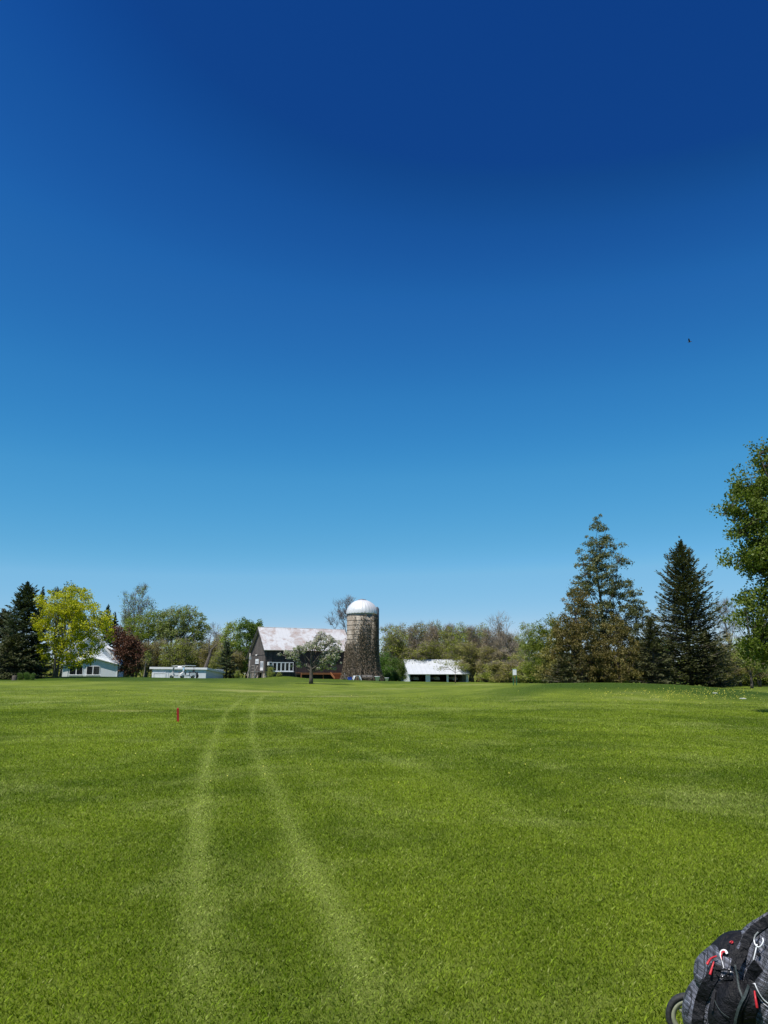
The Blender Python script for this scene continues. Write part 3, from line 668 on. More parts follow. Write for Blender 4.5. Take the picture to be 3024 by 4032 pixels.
for i, (px, D, ty, w) in enumerate([(535, 150, 2540, 90), (575, 146, 2530, 90), (612, 150, 2520, 90), (650, 147, 2515, 90), (690, 150, 2520, 90), (730, 148, 2518, 90), (768, 151, 2530, 85), (805, 149, 2535, 85), (845, 150, 2530, 90), (870, 146, 2545, 80),
                                    (520, 156, 2500, 90), (740, 160, 2500, 100), (790, 160, 2510, 100), (850, 162, 2500, 80), (930, 148, 2560, 90)]):
    put('brown' if i % 3 else 'olive', px, D, ty, w * 1.35, LB, group=GL_)
GS = 'low green shrubs right of the silo'
for px, D, ty, w in [(1512, 146, 2560, 75), (1545, 142, 2582, 80), (1575, 145, 2592, 70), (1530, 138, 2620, 70), (1560, 136, 2635, 60)]:
    put('shrub', px, D, ty, w, 'leafy green shrub between the silo and the white cart shed', 'shrub', GS, 0)
GD = 'shrubs along the foot of the tree row'
for px, D, ty, w in [(1912, 152, 2620, 60), (1945, 143, 2625, 90), (1975, 138, 2620, 90), (2040, 128, 2615, 110), (2090, 118, 2620, 110), (2140, 110, 2625, 90), (2570, 92, 2560, 120), (2860, 96, 2600, 110), (2910, 100, 2610, 110), (2960, 104, 2600, 120), (3010, 100, 2610, 120), (2350, 95, 2620, 160), (2450, 92, 2610, 140)]:
    put('brush', px, D, ty - 12, w * 1.7, 'brownish-green brush at the foot of the right-hand tree row', 'shrub', GD)
    put('brush', px + 30, D + 7, ty - 34, w * 1.6, 'brownish-green brush at the foot of the right-hand tree row', 'shrub', GD)
put('shrub', 1065, 127.0, 2628, 46, 'rounded bush against the barn wall left of the window band', 'shrub', i=1)
put('shrub', 1098, 126.2, 2646, 30, 'low bush under the left end of the barn window band', 'shrub', i=1)
put('shrub', 934, 131, 2640, 34, 'reddish-green bush at the left corner of the barn', 'shrub', i=1)
put('shrub', 498, 124, 2640, 40, 'small shrub at the foot of the burgundy tree beside the cottage', 'shrub', i=1)
crown_tree('bare_tree', 'bare pale tree with a tall forked leader above the tree row', 'tree', 1985, 148, 2388, [(-5, 2440, 20, 45), (-30, 2465, 30, 35), (25, 2475, 35, 40), (0, 2520, 50, 50), (10, 2580, 55, 50)], L_TAN, TWIG, ncl=70, per=5, crad=.8, ls=.2, lw=.14, trunk_r=.2, fork=.2, seed=51, twigs=7, twr=.018, twl=1.4, stems=2, limb_r=.5)
crown_tree('bare_tree', 'bare grey-blue tree fanning out behind the barn roof and the silo', 'tree', 1372, 165, 2350, [(-20, 2400, 42, 45), (10, 2390, 34, 42), (-50, 2440, 32, 32), (0, 2450, 50, 45)], L_TAN, TWIG_GREY, ncl=95, per=0, crad=.8, trunk_r=.26, fork=.35, seed=52, twigs=9, twig_mat=TWIG_GREY, twr=.020, twl=1.3, limb_r=.5, lean=-.02)
crown_tree('birch_tree', 'pale green airy tree left of the green pine', 'tree', 2085, 128, 2432, [(0, 2475, 34, 40), (10, 2530, 40, 50), (-5, 2580, 40, 45)], L_GREEN2, TWIG, ncl=90, per=36, crad=.5, ls=.18, lw=.12, trunk_r=.13, seed=53, twigs=5, twr=.014)
# --- right side
crown_tree('pine_tree', 'bright green bushy pine left of the bronzed cedars', 'tree', 2165, 96, 2408,
           [(10, 2440, 24, 26), (-35, 2490, 40, 30), (15, 2480, 50, 36), (-45, 2550, 55, 36), (0, 2560, 80, 46), (-30, 2630, 85, 40), (30, 2640, 80, 40)], L_PINE, ncl=300, per=44, crad=.42, ls=.26, lw=.08, trunk_r=.18, fork=.05, seed=61, bias=(0, 0, 1), bk=.6, hollow=.6, limb_r=.25)
crown_tree('cedar_tree', 'tallest cedar with an open see-through crown behind the bronzed cedars', 'tree', 2390, 82, 2010,
           [(0, 2040, 15, 28), (-6, 2080, 32, 32), (10, 2088, 32, 30), (-14, 2135, 50, 36), (26, 2140, 46, 34), (75, 2148, 26, 20), (-34, 2190, 66, 36), (30, 2200, 70, 36), (92, 2212, 30, 18), (-62, 2225, 44, 26), (0, 2250, 92, 36), (-85, 2290, 40, 26), (80, 2300, 50, 30), (-90, 2330, 50, 36), (70, 2330, 60, 36), (120, 2335, 44, 22), (-120, 2340, 26, 22), (0, 2310, 90, 44), (-50, 2400, 95, 44), (70, 2400, 95, 40), (135, 2410, 50, 34), (165, 2450, 45, 24), (195, 2440, 20, 16), (-20, 2480, 120, 50), (60, 2480, 110, 50)],
           L_CEDAR, ncl=800, per=42, crad=.34, ls=.18, lw=.095, trunk_r=.25, fork=.04, seed=62, bias=(0, 0, -1), bk=.5, hollow=.35, limb_r=.22)
def cedar(label, px, D, top, wpx, seed, leaf=L_CEDAR_B, nc=300):
    H = 2700 - top; lob = []
    for i in range(9):
        t = i / 8; w = wpx / 2 * (1 - t) ** .55 + 8
        lob.append((0 if i % 2 else (random.Random(seed + i).uniform(-.12, .12) * wpx), top + 22 + (H - 60) * (1 - t) , w, 40))
    return crown_tree('cedar_tree', label, 'tree', px, D, top, lob, leaf, ncl=nc, per=56, crad=.36, ls=.18, lw=.085, trunk_r=.18, fork=.06, seed=seed, bias=(0, 0, -1), bk=.5, hollow=.6, limb_r=.2)
cedar('bronzed cone-shaped cedar in front of the tallest cedar', 2292, 77, 2285, 260, 63, nc=420)
cedar('bushy bronzed cedar at the left end of the cedar group', 2218, 79, 2410, 210, 64, nc=300)
cedar('low bronzed cedar under the right side of the tallest cedar', 2440, 78, 2420, 240, 65, nc=320)
cedar('olive cedar filling the gap between the cedar group and the pointed spruce', 2530, 84, 2480, 190, 66, L_CEDAR, nc=240)
conifer('spruce_tree', 'low grey-green spruce at the foot of the cedar group', 'tree', 2228, 75, 2590, 190, L_SPRUCE2, 67, step=.26, nb=10, ncard=34, cl=.26, cw=.09, jag=.3)
conifer('spruce_tree', 'dark broad spruce with a pointed top right of the cedar group', 'tree', 2722, 78, 2122, 375, L_SPRUCE2, 68, step=.29, nb=11, ncard=62, cl=.32, cw=.10, jag=.46, up_tip=.22, trunk_r=.24, droop=.18)
conifer('spruce_tree', 'small spruce growing against the left foot of the pointed spruce', 'tree', 2578, 76, 2430, 190, L_SPRUCE2, 69, step=.28, nb=9, ncard=36, cl=.28, cw=.09, jag=.35)
conifer('spruce_tree', 'small spruce growing against the right foot of the pointed spruce', 'tree', 2792, 77, 2480, 170, L_SPRUCE2, 70, step=.28, nb=9, ncard=34, cl=.28, cw=.09, jag=.35)
conifer('spruce_tree', 'low dark spruce filling the gap under the tallest cedar', 'tree', 2350, 81, 2520, 230, L_SPRUCE2, 75, step=.28, nb=11, ncard=44, cl=.30, cw=.10, jag=.3)
put('brown', 2850, 92, 2495, 140, 'bronze-brown tree right of the pointed spruce', i=0)
put('olive', 2915, 96, 2520, 150, 'olive budding tree under the big maple at the right edge', i=1)
put('brown', 2990, 92, 2540, 150, 'brown budding tree under the right edge of the big maple', i=1)
crown_tree('bare_tree', 'bare tree with fine twigs between the pointed spruce and the big maple', 'tree', 2885, 105, 2340, [(-5, 2400, 36, 45), (20, 2420, 40, 45), (-25, 2440, 34, 40), (10, 2490, 50, 50)], L_TAN, TWIG_GREY, ncl=90, per=6, crad=.55, ls=.12, lw=.08, trunk_r=.14, fork=.2, seed=71, twigs=8, twig_mat=TWIG_GREY, twr=.012, twl=1.2, limb_r=.5)
crown_tree('slender_tree', 'slender tree with a visible curved trunk below the big maple', 'tree', 2958, 80, 2560, [(0, 2600, 50, 35), (-30, 2580, 34, 28), (25, 2625, 34, 25)], L_OLIVE, BARK, ncl=60, per=30, crad=.4, ls=.15, lw=.10, trunk_r=.13, fork=.25, seed=72, twigs=5, twr=.010)
# big maple
crown_tree('maple_tree', 'big leafy green maple filling the right edge of the photo', 'tree', 3258, 33.5, 1690,
           [(-120, 1800, 110, 60), (-10, 1800, 150, 90), (-60, 1950, 230, 110), (-130, 1970, 190, 90), (-230, 1985, 120, 70), (-285, 1965, 55, 26), (-190, 1890, 110, 60), (-40, 2080, 250, 110), (-150, 2090, 170, 80), (20, 2200, 260, 120), (-120, 2190, 190, 60), (-270, 2195, 90, 28), (-150, 2240, 150, 50), (10, 2320, 250, 100), (-110, 2330, 170, 60), (-220, 2450, 120, 60), (-200, 2370, 120, 50), (-250, 2540, 110, 45), (-60, 2440, 220, 90), (-120, 2520, 160, 60), (-120, 2585, 190, 50), (-190, 2540, 130, 40), (100, 2450, 200, 120)],
           L_MAPLE, ncl=880, per=76, crad=.34, ls=.115, lw=.09, trunk_r=.24, fork=.2, seed=73, hollow=.5, limb_r=.3, bias=(0, 0, -1), bk=.4)
# apple tree
ax_ = x_at(1225, 95); az_ = tz(ax_, 95)
crown_tree('apple_tree', 'blossoming apple tree on the lawn in front of the barn', 'tree', 1225, 95, 2488,
           [(-105, 2572, 26, 14), (-75, 2590, 30, 12), (-60, 2566, 34, 14), (-30, 2552, 38, 14), (15, 2540, 46, 20), (55, 2520, 44, 22), (35, 2500, 20, 12), (90, 2560, 32, 28), (60, 2590, 42, 28), (85, 2600, 30, 28), (-45, 2615, 24, 10), (-62, 2625, 16, 8), (40, 2622, 34, 16), (75, 2632, 22, 8), (100, 2530, 16, 14)],
           L_APPLE, ncl=300, per=40, crad=.22, ls=.13, lw=.095, trunk_r=.23, fork=.22, seed=80, hollow=.3, leaf2=(L_BLOSSOM, .52, .95), twigs=2, twr=.010, limb_r=.45, baseR=1.25)
# sapling in front of the cart shed
crown_tree('sapling', 'thin sapling with sparse brown leaves in front of the white cart shed', 'tree', 1793, 120, 2600,
           [(-40, 2618, 30, 12), (-75, 2610, 26, 9), (10, 2625, 30, 15), (40, 2630, 24, 12), (-60, 2632, 22, 8), (0, 2610, 30, 10)], L_OLIVE, mat_noise('sapling_bark', (.16, .11, .08), (.24, .17, .12), 6, .9), ncl=60, per=12, crad=.32, ls=.15, lw=.10, trunk_r=.06, fork=.45, seed=81, twigs=3, twr=.008, limb_r=.5)
crown_tree('pale_sapling', 'slender pale-trunked sapling left of the white garage', 'tree', 566, 126, 2560, [(8, 2590, 14, 20), (10, 2570, 12, 12)], L_OLIVE, BARK_PALE, ncl=24, per=14, crad=.3, ls=.14, lw=.1, trunk_r=.10, fork=.4, seed=82, lean=.04)

# far wood closing the view behind the tree rows
def far_wood():
    r = np.random.default_rng(90); n = 60000
    px = r.random(n) * 4600 - 800; D = 205 + 45 * r.random(n)
    x = (px - CX) / FP * D; z = terr(x, D); top = 6.2 + 1.2 * np.sin(px * .021) + .8 * np.sin(px * .057 + 1) + .6 * np.sin(px * .13)
    h = r.random(n) ** .8 * top * (.8 + .25 * np.sin(D * .9 + px * .03))
    c = np.stack([x, D, z + h], 1) + r.normal(size=(n, 3)) * .3
    a, b = rand_axes(n, (0, 0, 1), .5, r)
    o = leafmesh('far_wood', L_OLIVE, None, c, a, b, .9 * (.6 + .7 * r.random(n)), .5, None, .15)
    tag(o, 'distant olive-brown wood closing the view behind the buildings and tree rows', 'wood', kind='stuff')
far_wood()

# ------------------------------------------------------------------ barn
def barn():
    D = 130; ang = R(28); X0 = x_at(1043, D); zg = tz(X0, D) - .15
    root = empty('barn', (X0, D, zg), ang, 'large weathered dark board barn with a rusting pale metal roof beside the silo', 'barn')
    Ht = lambda py, Y: z_at(py, Y) - zg
    Ln, W, w = 15.6, 8.9, 3.3
    ef = Ht(2556, D); rd = Ht(2475, D + 2.9); eb = Ht(2589, D + 7.8)
    # gable and back walls
    wl = MB(); th = .2; fh = .95
    poly = [(0.0, 0.0), (w, 0), (W, 0)]
    g = [(0, 0.0), (0, ef), (w, rd), (W, eb), (W, 0.0)]     # (y, z)
    for (xa, xb) in ((0, th), (Ln - th, Ln)):
        gg = [(y, max(z, fh if xa == 0 else 0)) for y, z in g]
        vs = [Vector((xa, y, z)) for y, z in gg] + [Vector((xb, y, z)) for y, z in gg]; m = len(gg)
        wl.add(vs, [tuple(range(m)), tuple(range(2 * m - 1, m - 1, -1))] + [(i, i + m, (i + 1) % m + m, (i + 1) % m) for i in range(m)])
    wl.box(th, Ln - th, W - th, W, 0, eb)
    wl.build('wall', BARNWOOD, root)
    fw = MB(); fw.box(th + .003, Ln - th - .003, 0.0, th, 0, ef); fw.build('front_wall', BARNDARK, root)
    tr = MB(); tr.box(-.06, .14, -.06, .08, fh, ef); tr.box(-.05, -.005, .1, W, ef - .9, ef - .78); tr.box(-.05, -.005, W * .55, W * .55 + .12, fh, ef - .9); tr.build('corner_board', BARNWOOD, root)
    # foundation
    fo = MB(); fo.box(-.08, th, 3.3, 8.95, -.4, fh - .002); fo.box(-.08, th, 0, 1.6, -.4, fh - .002); fo.build('foundation', STONE, root)
    fb = MB(); fb.box(.02, th, 1.6, 3.3, -.4, fh - .003); fb.build('cellar_opening', DARK, root)
    for yy in (7.2, 4.9):
        wn = MB(); wn.box(-.13, -.085, yy - .45, yy + .45, .12, .85); c_ = wn.build('cellar_window', mat_noise('pale_cellar_panel', (.45, .52, .60), (.6, .66, .72), 2, .5), root)
    # roof slabs
    t = .16; ov = .35; ox = .35
    rf = MB()
    def slab(ya, za, yb, zb):
        d = Vector((yb - ya, zb - za)).normalized(); nrm = Vector((-d.y, d.x));
        if nrm.y < 0: nrm = -nrm
        yb2, zb2 = yb + d.x * ov, zb + d.y * ov
        p = [(ya, za), (yb2, zb2), (yb2 + nrm.x * t, zb2 + nrm.y * t), (ya, za + t / abs(nrm.y))]
        vs = [Vector((-ox, a, b + .02)) for a, b in p] + [Vector((Ln + ox, a, b + .02)) for a, b in p]
        rf.add(vs, [(0, 1, 2, 3), (7, 6, 5, 4)] + [(i, i + 4, (i + 1) % 4 + 4, (i + 1) % 4) for i in range(4)])
    slab(w, rd, 0, ef); slab(w, rd, W, eb)
    ro = rf.build('roof', BARNROOF, root)
    rg = MB(); zt = rd + t * 1.45; rg.tube([(-ox - .02, w, zt), (Ln + ox + .02, w, zt)], .07, 6); rg.build('ridge_cap', BARNROOF, ro)
    # dark verge boards
    vb = MB()
    for (ya, za, yb, zb) in ((w, rd, 0, ef), (w, rd, W, eb)):
        d = Vector((0, yb - ya, zb - za)); L = d.length + ov; d.normalize(); a = Vector((-ox - .01, ya, za - .04)); b = a + d * L
        vb.add([a + Vector((0, 0, -.2)), b + Vector((0, 0, -.2)), b + Vector((0, 0, .12)), a + Vector((0, 0, .12)), a + Vector((-.05, 0, -.2)), b + Vector((-.05, 0, -.2)), b + Vector((-.05, 0, .12)), a + Vector((-.05, 0, .12))],
               [(0, 1, 2, 3), (7, 6, 5, 4), (0, 4, 5, 1), (1, 5, 6, 2), (2, 6, 7, 3), (3, 7, 4, 0)])
    vb.build('verge_board', BARNDARK, ro)
    # window band on the front wall
    k = depth(D) / FP
    wx0, wx1 = 1.3, 4.95; z0, z1 = Ht(2644, D), Ht(2607, D)
    fr = MB(); fy = -.10
    npan = 5; pw = (wx1 - wx0) / npan
    fr.box(wx0, wx1, fy, 0, z0, z0 + .14); fr.box(wx0, wx1, fy, 0, z1 - .12, z1)
    for i in range(npan + 1):
        xx = wx0 + i * pw; hw = .09 if i in (0, npan) else .11
        fr.box(max(xx - hw, wx0), min(xx + hw, wx1), fy + .003, 0, z0 + .14, z1 - .12)
    win = fr.build('window', WHITE_TRIM, root)
    for i in range(npan):
        pn = MB(); pn.box(wx0 + i * pw + .1, wx0 + (i + 1) * pw - .1, -.05, -.003, z0 + .13, z1 - .11); pn.build('pane', GLASS_DARK, win)
    sl = MB(); sl.box(wx0 - .08, wx1 + .08, -.2, -.002, z0 - .08, z0 - .003); sl.build('sill', WHITE_TRIM, win)
    # air conditioner
    ac = MB(); zc = Ht(2613, D); ac.box(.35, 1.05, -.5, -.002, zc - .28, zc + .28); a = ac.build('air_conditioner', WHITE_TRIM, root)
    gr = MB(); gr.box(.55, .95, -.52, -.501, zc - .16, zc + .18); gr.build('grille', BLACK, a)
    # sign board on the gable (white with three dark marks)
    sg = MB(); zs = Ht(2604, D + 3.5); sg.box(-.08, -.003, 3.3, 4.9 , zs - .42, zs + .38); s = sg.build('sign_board', WHITE, root)
    mk = MB()
    for q in (3.55, 4.0, 4.4): mk.box(-.095, -.081, q, q + .22, zs - .2, zs + .05)
    mk.build('lettering', mat_noise('grey_letters', (.2, .2, .2), (.3, .3, .3), 4, .6), s)
    # lamp
    lp = MB(); zl = Ht(2580, D + 3); lp.lathe([(0.0, .12), (.1, .1), (.16, 0), (.12, -.06), (0, -.07)], 10, (-.2, 4.2, zl)); lp.tube([(-.2, 4.2, zl + .1), (-.003, 4.2, zl + .16)], .03, 5); lp.build('wall_lamp', WHITE_TRIM, root)
    # gable door (double glazed) with landing and stair
    zd = Ht(2640, D + 1.5); dt = Ht(2604, D + 1.5)
    dr = MB(); dr.box(-.07, -.003, .95, 2.35, zd, dt); d_ = dr.build('door', WHITE_TRIM, root)
    for ya in (1.08, 1.75):
        g_ = MB(); g_.box(-.085, -.071, ya, ya + .45, zd + .5, dt - .15); g_.build('pane', mat_noise('door_glass', (.16, .2, .25), (.3, .36, .42), 3, .15, bs=0), d_)
    hd = MB(); hd.tube([(-.13, 1.64, zd + .75), (-.13, 1.64, zd + .95)], .02, 6); hd.build('handle', BLACK, d_)
    return root, X0, D, ang, zg, Ht
broot, BX, BD, BANG, BZ, BHt = barn()
def barn_pt(lx, ly):   # world xy of a barn-frame point
    return BX + lx * math.cos(BANG) - ly * math.sin(BANG), BD + lx * math.sin(BANG) + ly * math.cos(BANG)
WOOD_GREY = mat_noise('weathered_rail_wood', (.22, .19, .17), (.38, .34, .31), 3, .85, (1, 1, 6))
def stairs_gable():
    x, y = barn_pt(-.3, 1.7); z = tz(x, y)
    root = empty('entrance_stair', (x, y, z - .05), BANG, 'weathered grey wooden stair and landing at the barn gable door', 'stairs')
    top = BZ + BHt(2642, BD + 1.5) - z
    l = MB(); l.box(-1.35, .2, -1.0, 1.0, top - .12, top); l.build('landing', WOOD_GREY, root)
    for (px_, py_) in ((-1.25, -.9), (-1.25, .9), (.1, -.9), (.1, .9)):
        p = MB(); p.box(px_ - .07, px_ + .07, py_ - .07, py_ + .07, -.2, top - .121 if px_ > 0 else top + 1.0); p.build('post', WOOD_GREY, root)
    for sgn in (1,):
        s = MB()
        n = 6
        for i in range(n):
            zz = (top - .12) * (n - i) / (n + 1); s.box(-1.2, -.2, 1.05 + i * .28, 1.36 + i * .28, zz - .05, zz)
        s.build('tread', WOOD_GREY, root)
    for xx in (-1.3, -.12):
        r_ = MB(); r_.box(-.05, .05, 0, 2.6, -.09, .09, M=Matrix.Translation((xx, 1.02, top + .85)) @ Matrix.Rotation(-math.atan2(top + .3, 2.0), 4, 'X')); r_.build('handrail', WOOD_GREY, root)
        r_ = MB(); r_.box(-.04, .04, 0, 2.3, -.1, .1, M=Matrix.Translation((xx, 1.02, top - .15)) @ Matrix.Rotation(-math.atan2(top, 1.9), 4, 'X')); r_.build('stringer', WOOD_GREY, root)
    r_ = MB(); r_.box(-1.32, -1.22, -.96, .96, top + .9, top + 1.0); r_.box(-1.3, -1.24, -.96, .96, top + .45, top + .53); r_.build('guard_rail', WOOD_GREY, root)
stairs_gable()
def utility_post():
    x, y = barn_pt(-1.9, 2.35); z = tz(x, y)
    root = empty('service_pole', (x, y, z), BANG, 'grey wooden service pole standing in front of the barn gable', 'pole')
    h = z_at(2572, y) - z
    p = MB(); p.tube([(0, 0, -.3), (0, 0, h)], [.14, .11], 8); p.build('post', WOOD_GREY, root, True)
    b = MB(); b.box(-.18, .18, -.2, -.1, h - 1.0, h - .55); b.box(-.05, .05, -.3, .3, h - .45, h - .38); b.build('meter_box', mat_noise('grey_box', (.5, .5, .5), (.6, .6, .6), 3, .5), root)
utility_post()
def deck():
    lx0, lx1 = 5.35, 15.2
    x, y = barn_pt(lx0, -2.8); z = tz(x, y)
    root = empty('deck', (x, y, z), BANG, 'reddish-brown wooden deck along the barn front behind the apple tree', 'deck')
    # deck height
    L = lx1 - lx0; top = z_at(2649, y) - z
    f = MB(); nb = 18
    for i in range(nb): f.box(0, L, i * 2.75 / nb + .004, (i + 1) * 2.75 / nb - .004, top - .04, top)
    f.build('decking', DECKWOOD, root)
    s = MB(); s.box(-.02, L + .02, -.06, -.003, top - .3, top + .01); s.build('fascia', DECKWOOD, root)
    for i in range(6):
        p = MB(); p.box(i * L / 5 - .07, i * L / 5 + .07, .02, .16, -1.2, top - .041); p.build('post', DECKWOOD, root)
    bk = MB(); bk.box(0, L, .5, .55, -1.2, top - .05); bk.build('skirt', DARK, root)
    # steps
    sx = 5.3; n = 5; zs = tz(*barn_pt(lx0 + sx, -4)) - z
    for i in range(n):
        zz = top - .02 - (top - zs) * (i + 1) / (n + .5)
        t = MB(); t.box(sx, sx + 2.3, -.12 - .3 * (i + 1), -.1 - .3 * i + .04, zz - .06, zz); t.box(sx, sx + 2.3, -.1 - .3 * i, -.07 - .3 * i, zz, zz + .1); t.build('step', DECKWOOD, root)
    for xx in (sx - .08, sx + 2.32):
        q = MB(); dz = (top - zs); q.prism([(-.07, .12), (-.07, -.28), (-1.8, -dz - .05), (-1.8, -dz + .22)], xx - .04, xx + .04, M=Matrix(((0, 1, 0, 0), (1, 0, 0, 0), (0, 0, 1, top), (0, 0, 0, 1)))); q.build('stringer', DECKWOOD, root)
    # black railing on the right
    for (xa, xb) in ((.25, 2.2), (sx - 1.3, sx - .2), (sx + 2.4, L)):
        r_ = MB(); r_.box(xa, xb, -.02, .02, top + .95, top + 1.0); r_.box(xa, xb, -.02, .02, top + .08, top + .12)
        kx = xa
        while kx <= xb: r_.box(kx - .012, kx + .012, -.012, .012, top, top + .95); kx += .11
        if xa > 1: r_.build('railing', BLACK, root)
    return root
deck()

# ------------------------------------------------------------------ silo
def silo():
    D = 131; X = x_at(1424, D); zg = tz(X, D); root = empty('silo', (X, D, zg), 0, 'tall round concrete stave silo with a white metal dome', 'silo')
    r0 = m_at(119, D, 8) / 2; hb = z_at(2417, D) - zg; ht = z_at(2363, D) - zg
    m, n, p, o = new_mat('concrete_staves')
    tc = N(n, 'ShaderNodeTexCoord'); sp = N(n, 'ShaderNodeSeparateXYZ'); n.links.new(tc.outputs['Object'], sp.inputs[0])
    an = math_(n, 'ARCTAN2', sp.outputs[1], sp.outputs[0]); u = math_(n, 'MULTIPLY', an, 56 / 6.28318)
    fu = math_(n, 'FRACT', u); col_ = math_(n, 'FLOOR', u)
    v = math_(n, 'ADD', math_(n, 'MULTIPLY', sp.outputs[2], 1 / .78), math_(n, 'MULTIPLY', math_(n, 'MODULO', col_, 2.0), .5)); fv = math_(n, 'FRACT', v)
    wn = N(n, 'ShaderNodeTexWhiteNoise', noise_dimensions='2D'); cb = N(n, 'ShaderNodeCombineXYZ'); n.links.new(col_, cb.inputs[0]); n.links.new(math_(n, 'FLOOR', v), cb.inputs[1]); n.links.new(cb.outputs[0], wn.inputs['Vector'])
    c = mixc(n, math_(n, 'ADD', math_(n, 'MULTIPLY', wn.outputs[0], .5), math_(n, 'MULTIPLY', noise(n, 2.2, 6, .7), .5)), (.23, .205, .165), (.47, .415, .345))
    c = mixc(n, ramp(n, noise(n, .8, 5, .7, sc=(1, 1, .35)), [(.47, 0), (.62, .7)]), c, (.16, .125, .09))
    e = math_(n, 'MINIMUM', ramp(n, fu, [(0, .45), (.07, 1), (1, 1)]), ramp(n, fv, [(0, .35), (.05, 1), (1, 1)]))
    n.links.new(mixc(n, 1, c, e, 'MULTIPLY'), p.inputs['Base Color']); p.inputs['Roughness'].default_value = .95; bump(n, p, e, .8, .03)
    b = MB(); b.lathe([(r0, -.3), (r0, hb), (r0 - .1, hb + .02)], 96); b.build('barrel', m, root, True)
    rust = mat_noise('rusted_hoop', (.10, .07, .05), (.2, .15, .11), 4, .8, metal=.3)
    z = .5
    while z < hb:
        h = MB(); h.lathe([(r0 + .003, z - .025), (r0 + .03, z - .02), (r0 + .03, z + .02), (r0 + .003, z + .025)], 64)
        h.build('hoop', rust, root); z += .78 if z > 3 else .6
    # dome of ribbed sheets
    dm = MB(); seg = 112; prof = []
    ns = 14; rr = r0 + .10
    for i in range(ns + 1):
        a = math.pi / 2 * i / ns; prof.append((rr * math.cos(a), hb + .03 + (ht - hb) * math.sin(a)))
    vs = []; fs = []
    for (r_, z_) in prof:
        for k in range(seg):
            a = 6.28318 * k / seg; q = .045 if k % 4 == 0 else 0; vs.append(((r_ + q * (r_ / rr)) * math.cos(a), (r_ + q * (r_ / rr)) * math.sin(a), z_ + q * .4))
    for i in range(ns):
        for k in range(seg): fs.append((i * seg + k, i * seg + (k + 1) % seg, (i + 1) * seg + (k + 1) % seg, (i + 1) * seg + k))
    dm.add(vs, fs); dm.lathe([(rr, hb + .03), (rr + .02, hb - .12), (rr - .06, hb - .12)], 64)
    mm = mat_noise('galvanised_dome', (.56, .56, .57), (.70, .70, .70), 1.5, .42, metal=.12, bs=.05, sc=(1, 1, .3)); dm.build('dome', mm, root, True)
    cp = MB(); cp.lathe([(.75, ht - .06), (.7, ht + .06), (.35, ht + .15), (0.01, ht + .22)], 24); cp.build('dome_cap', mat_noise('dark_cap', (.12, .13, .16), (.2, .21, .24), 3, .5), root, True)
    # chute on the right side
    ch = MB(); ca = R(-8); cx_, cy_ = math.cos(ca) * (r0 + .05), math.sin(ca) * (r0 + .05)
    ch.tube([(cx_, cy_, .3), (cx_, cy_, hb + .8), (cx_ * .96, cy_ * .96, hb + 1.1)], [.34, .34, .22], 12); ch.build('chute', mat_noise('dark_metal_chute', (.05, .055, .07), (.09, .10, .12), 3, .6), root, True)
    # vines
    vr = empty('climbing_vine', (X, D, zg), 0, 'leafless brown climbing vine covering the silo from its spreading foot', 'vine')
    r = random.Random(5); st = MB(); leaf_c = []
    for i in range(260):
        a = r.uniform(-math.pi * 1.02, .15); z = -.1; 
        # front-facing arc thicker in the middle and right
        hmax = hb * min(1, max(.10, r.betavariate(1.6, 1.3) * (1.1 if -2.0 < a < -.2 else .65)))
        sk = r.uniform(0, 1.0) ** 2 * 1.3
        pts = []; rad = []; aa = a
        while z < hmax:
            out = sk * math.exp(-max(z, 0) / 2.2) + .03 + .05 * r.random()
            pts.append(((r0 + out) * math.cos(aa), (r0 + out) * math.sin(aa), z)); rad.append(max(.012, .05 * (1 - z / hb)))
            if r.random() < .95:
                for _ in range(3):
                    q = aa + r.gauss(0, .07); leaf_c.append(((r0 + out + .06 + abs(r.gauss(0, .10))) * math.cos(q), (r0 + out + .06 + abs(r.gauss(0, .10))) * math.sin(q), z + r.gauss(0, .2)))
            aa += r.gauss(0, .035); z += r.uniform(.25, .45)
        if len(pts) > 2: st.tube(pts, rad, 4, cap=False)
    st.build('stem', mat_noise('vine_stem', (.11, .085, .06), (.24, .19, .145), 3, .9), vr)
    c = np.array(leaf_c); n_ = len(c); a, b_ = rand_axes(n_, (0, 0, 1), .9, np.random.default_rng(6))
    keep = c[:, 2] > 0; c, a, b_ = c[keep], a[keep], b_[keep]
    leafmesh('tendrils', L_VINE, vr, c, a, b_, .30, .075)
silo()

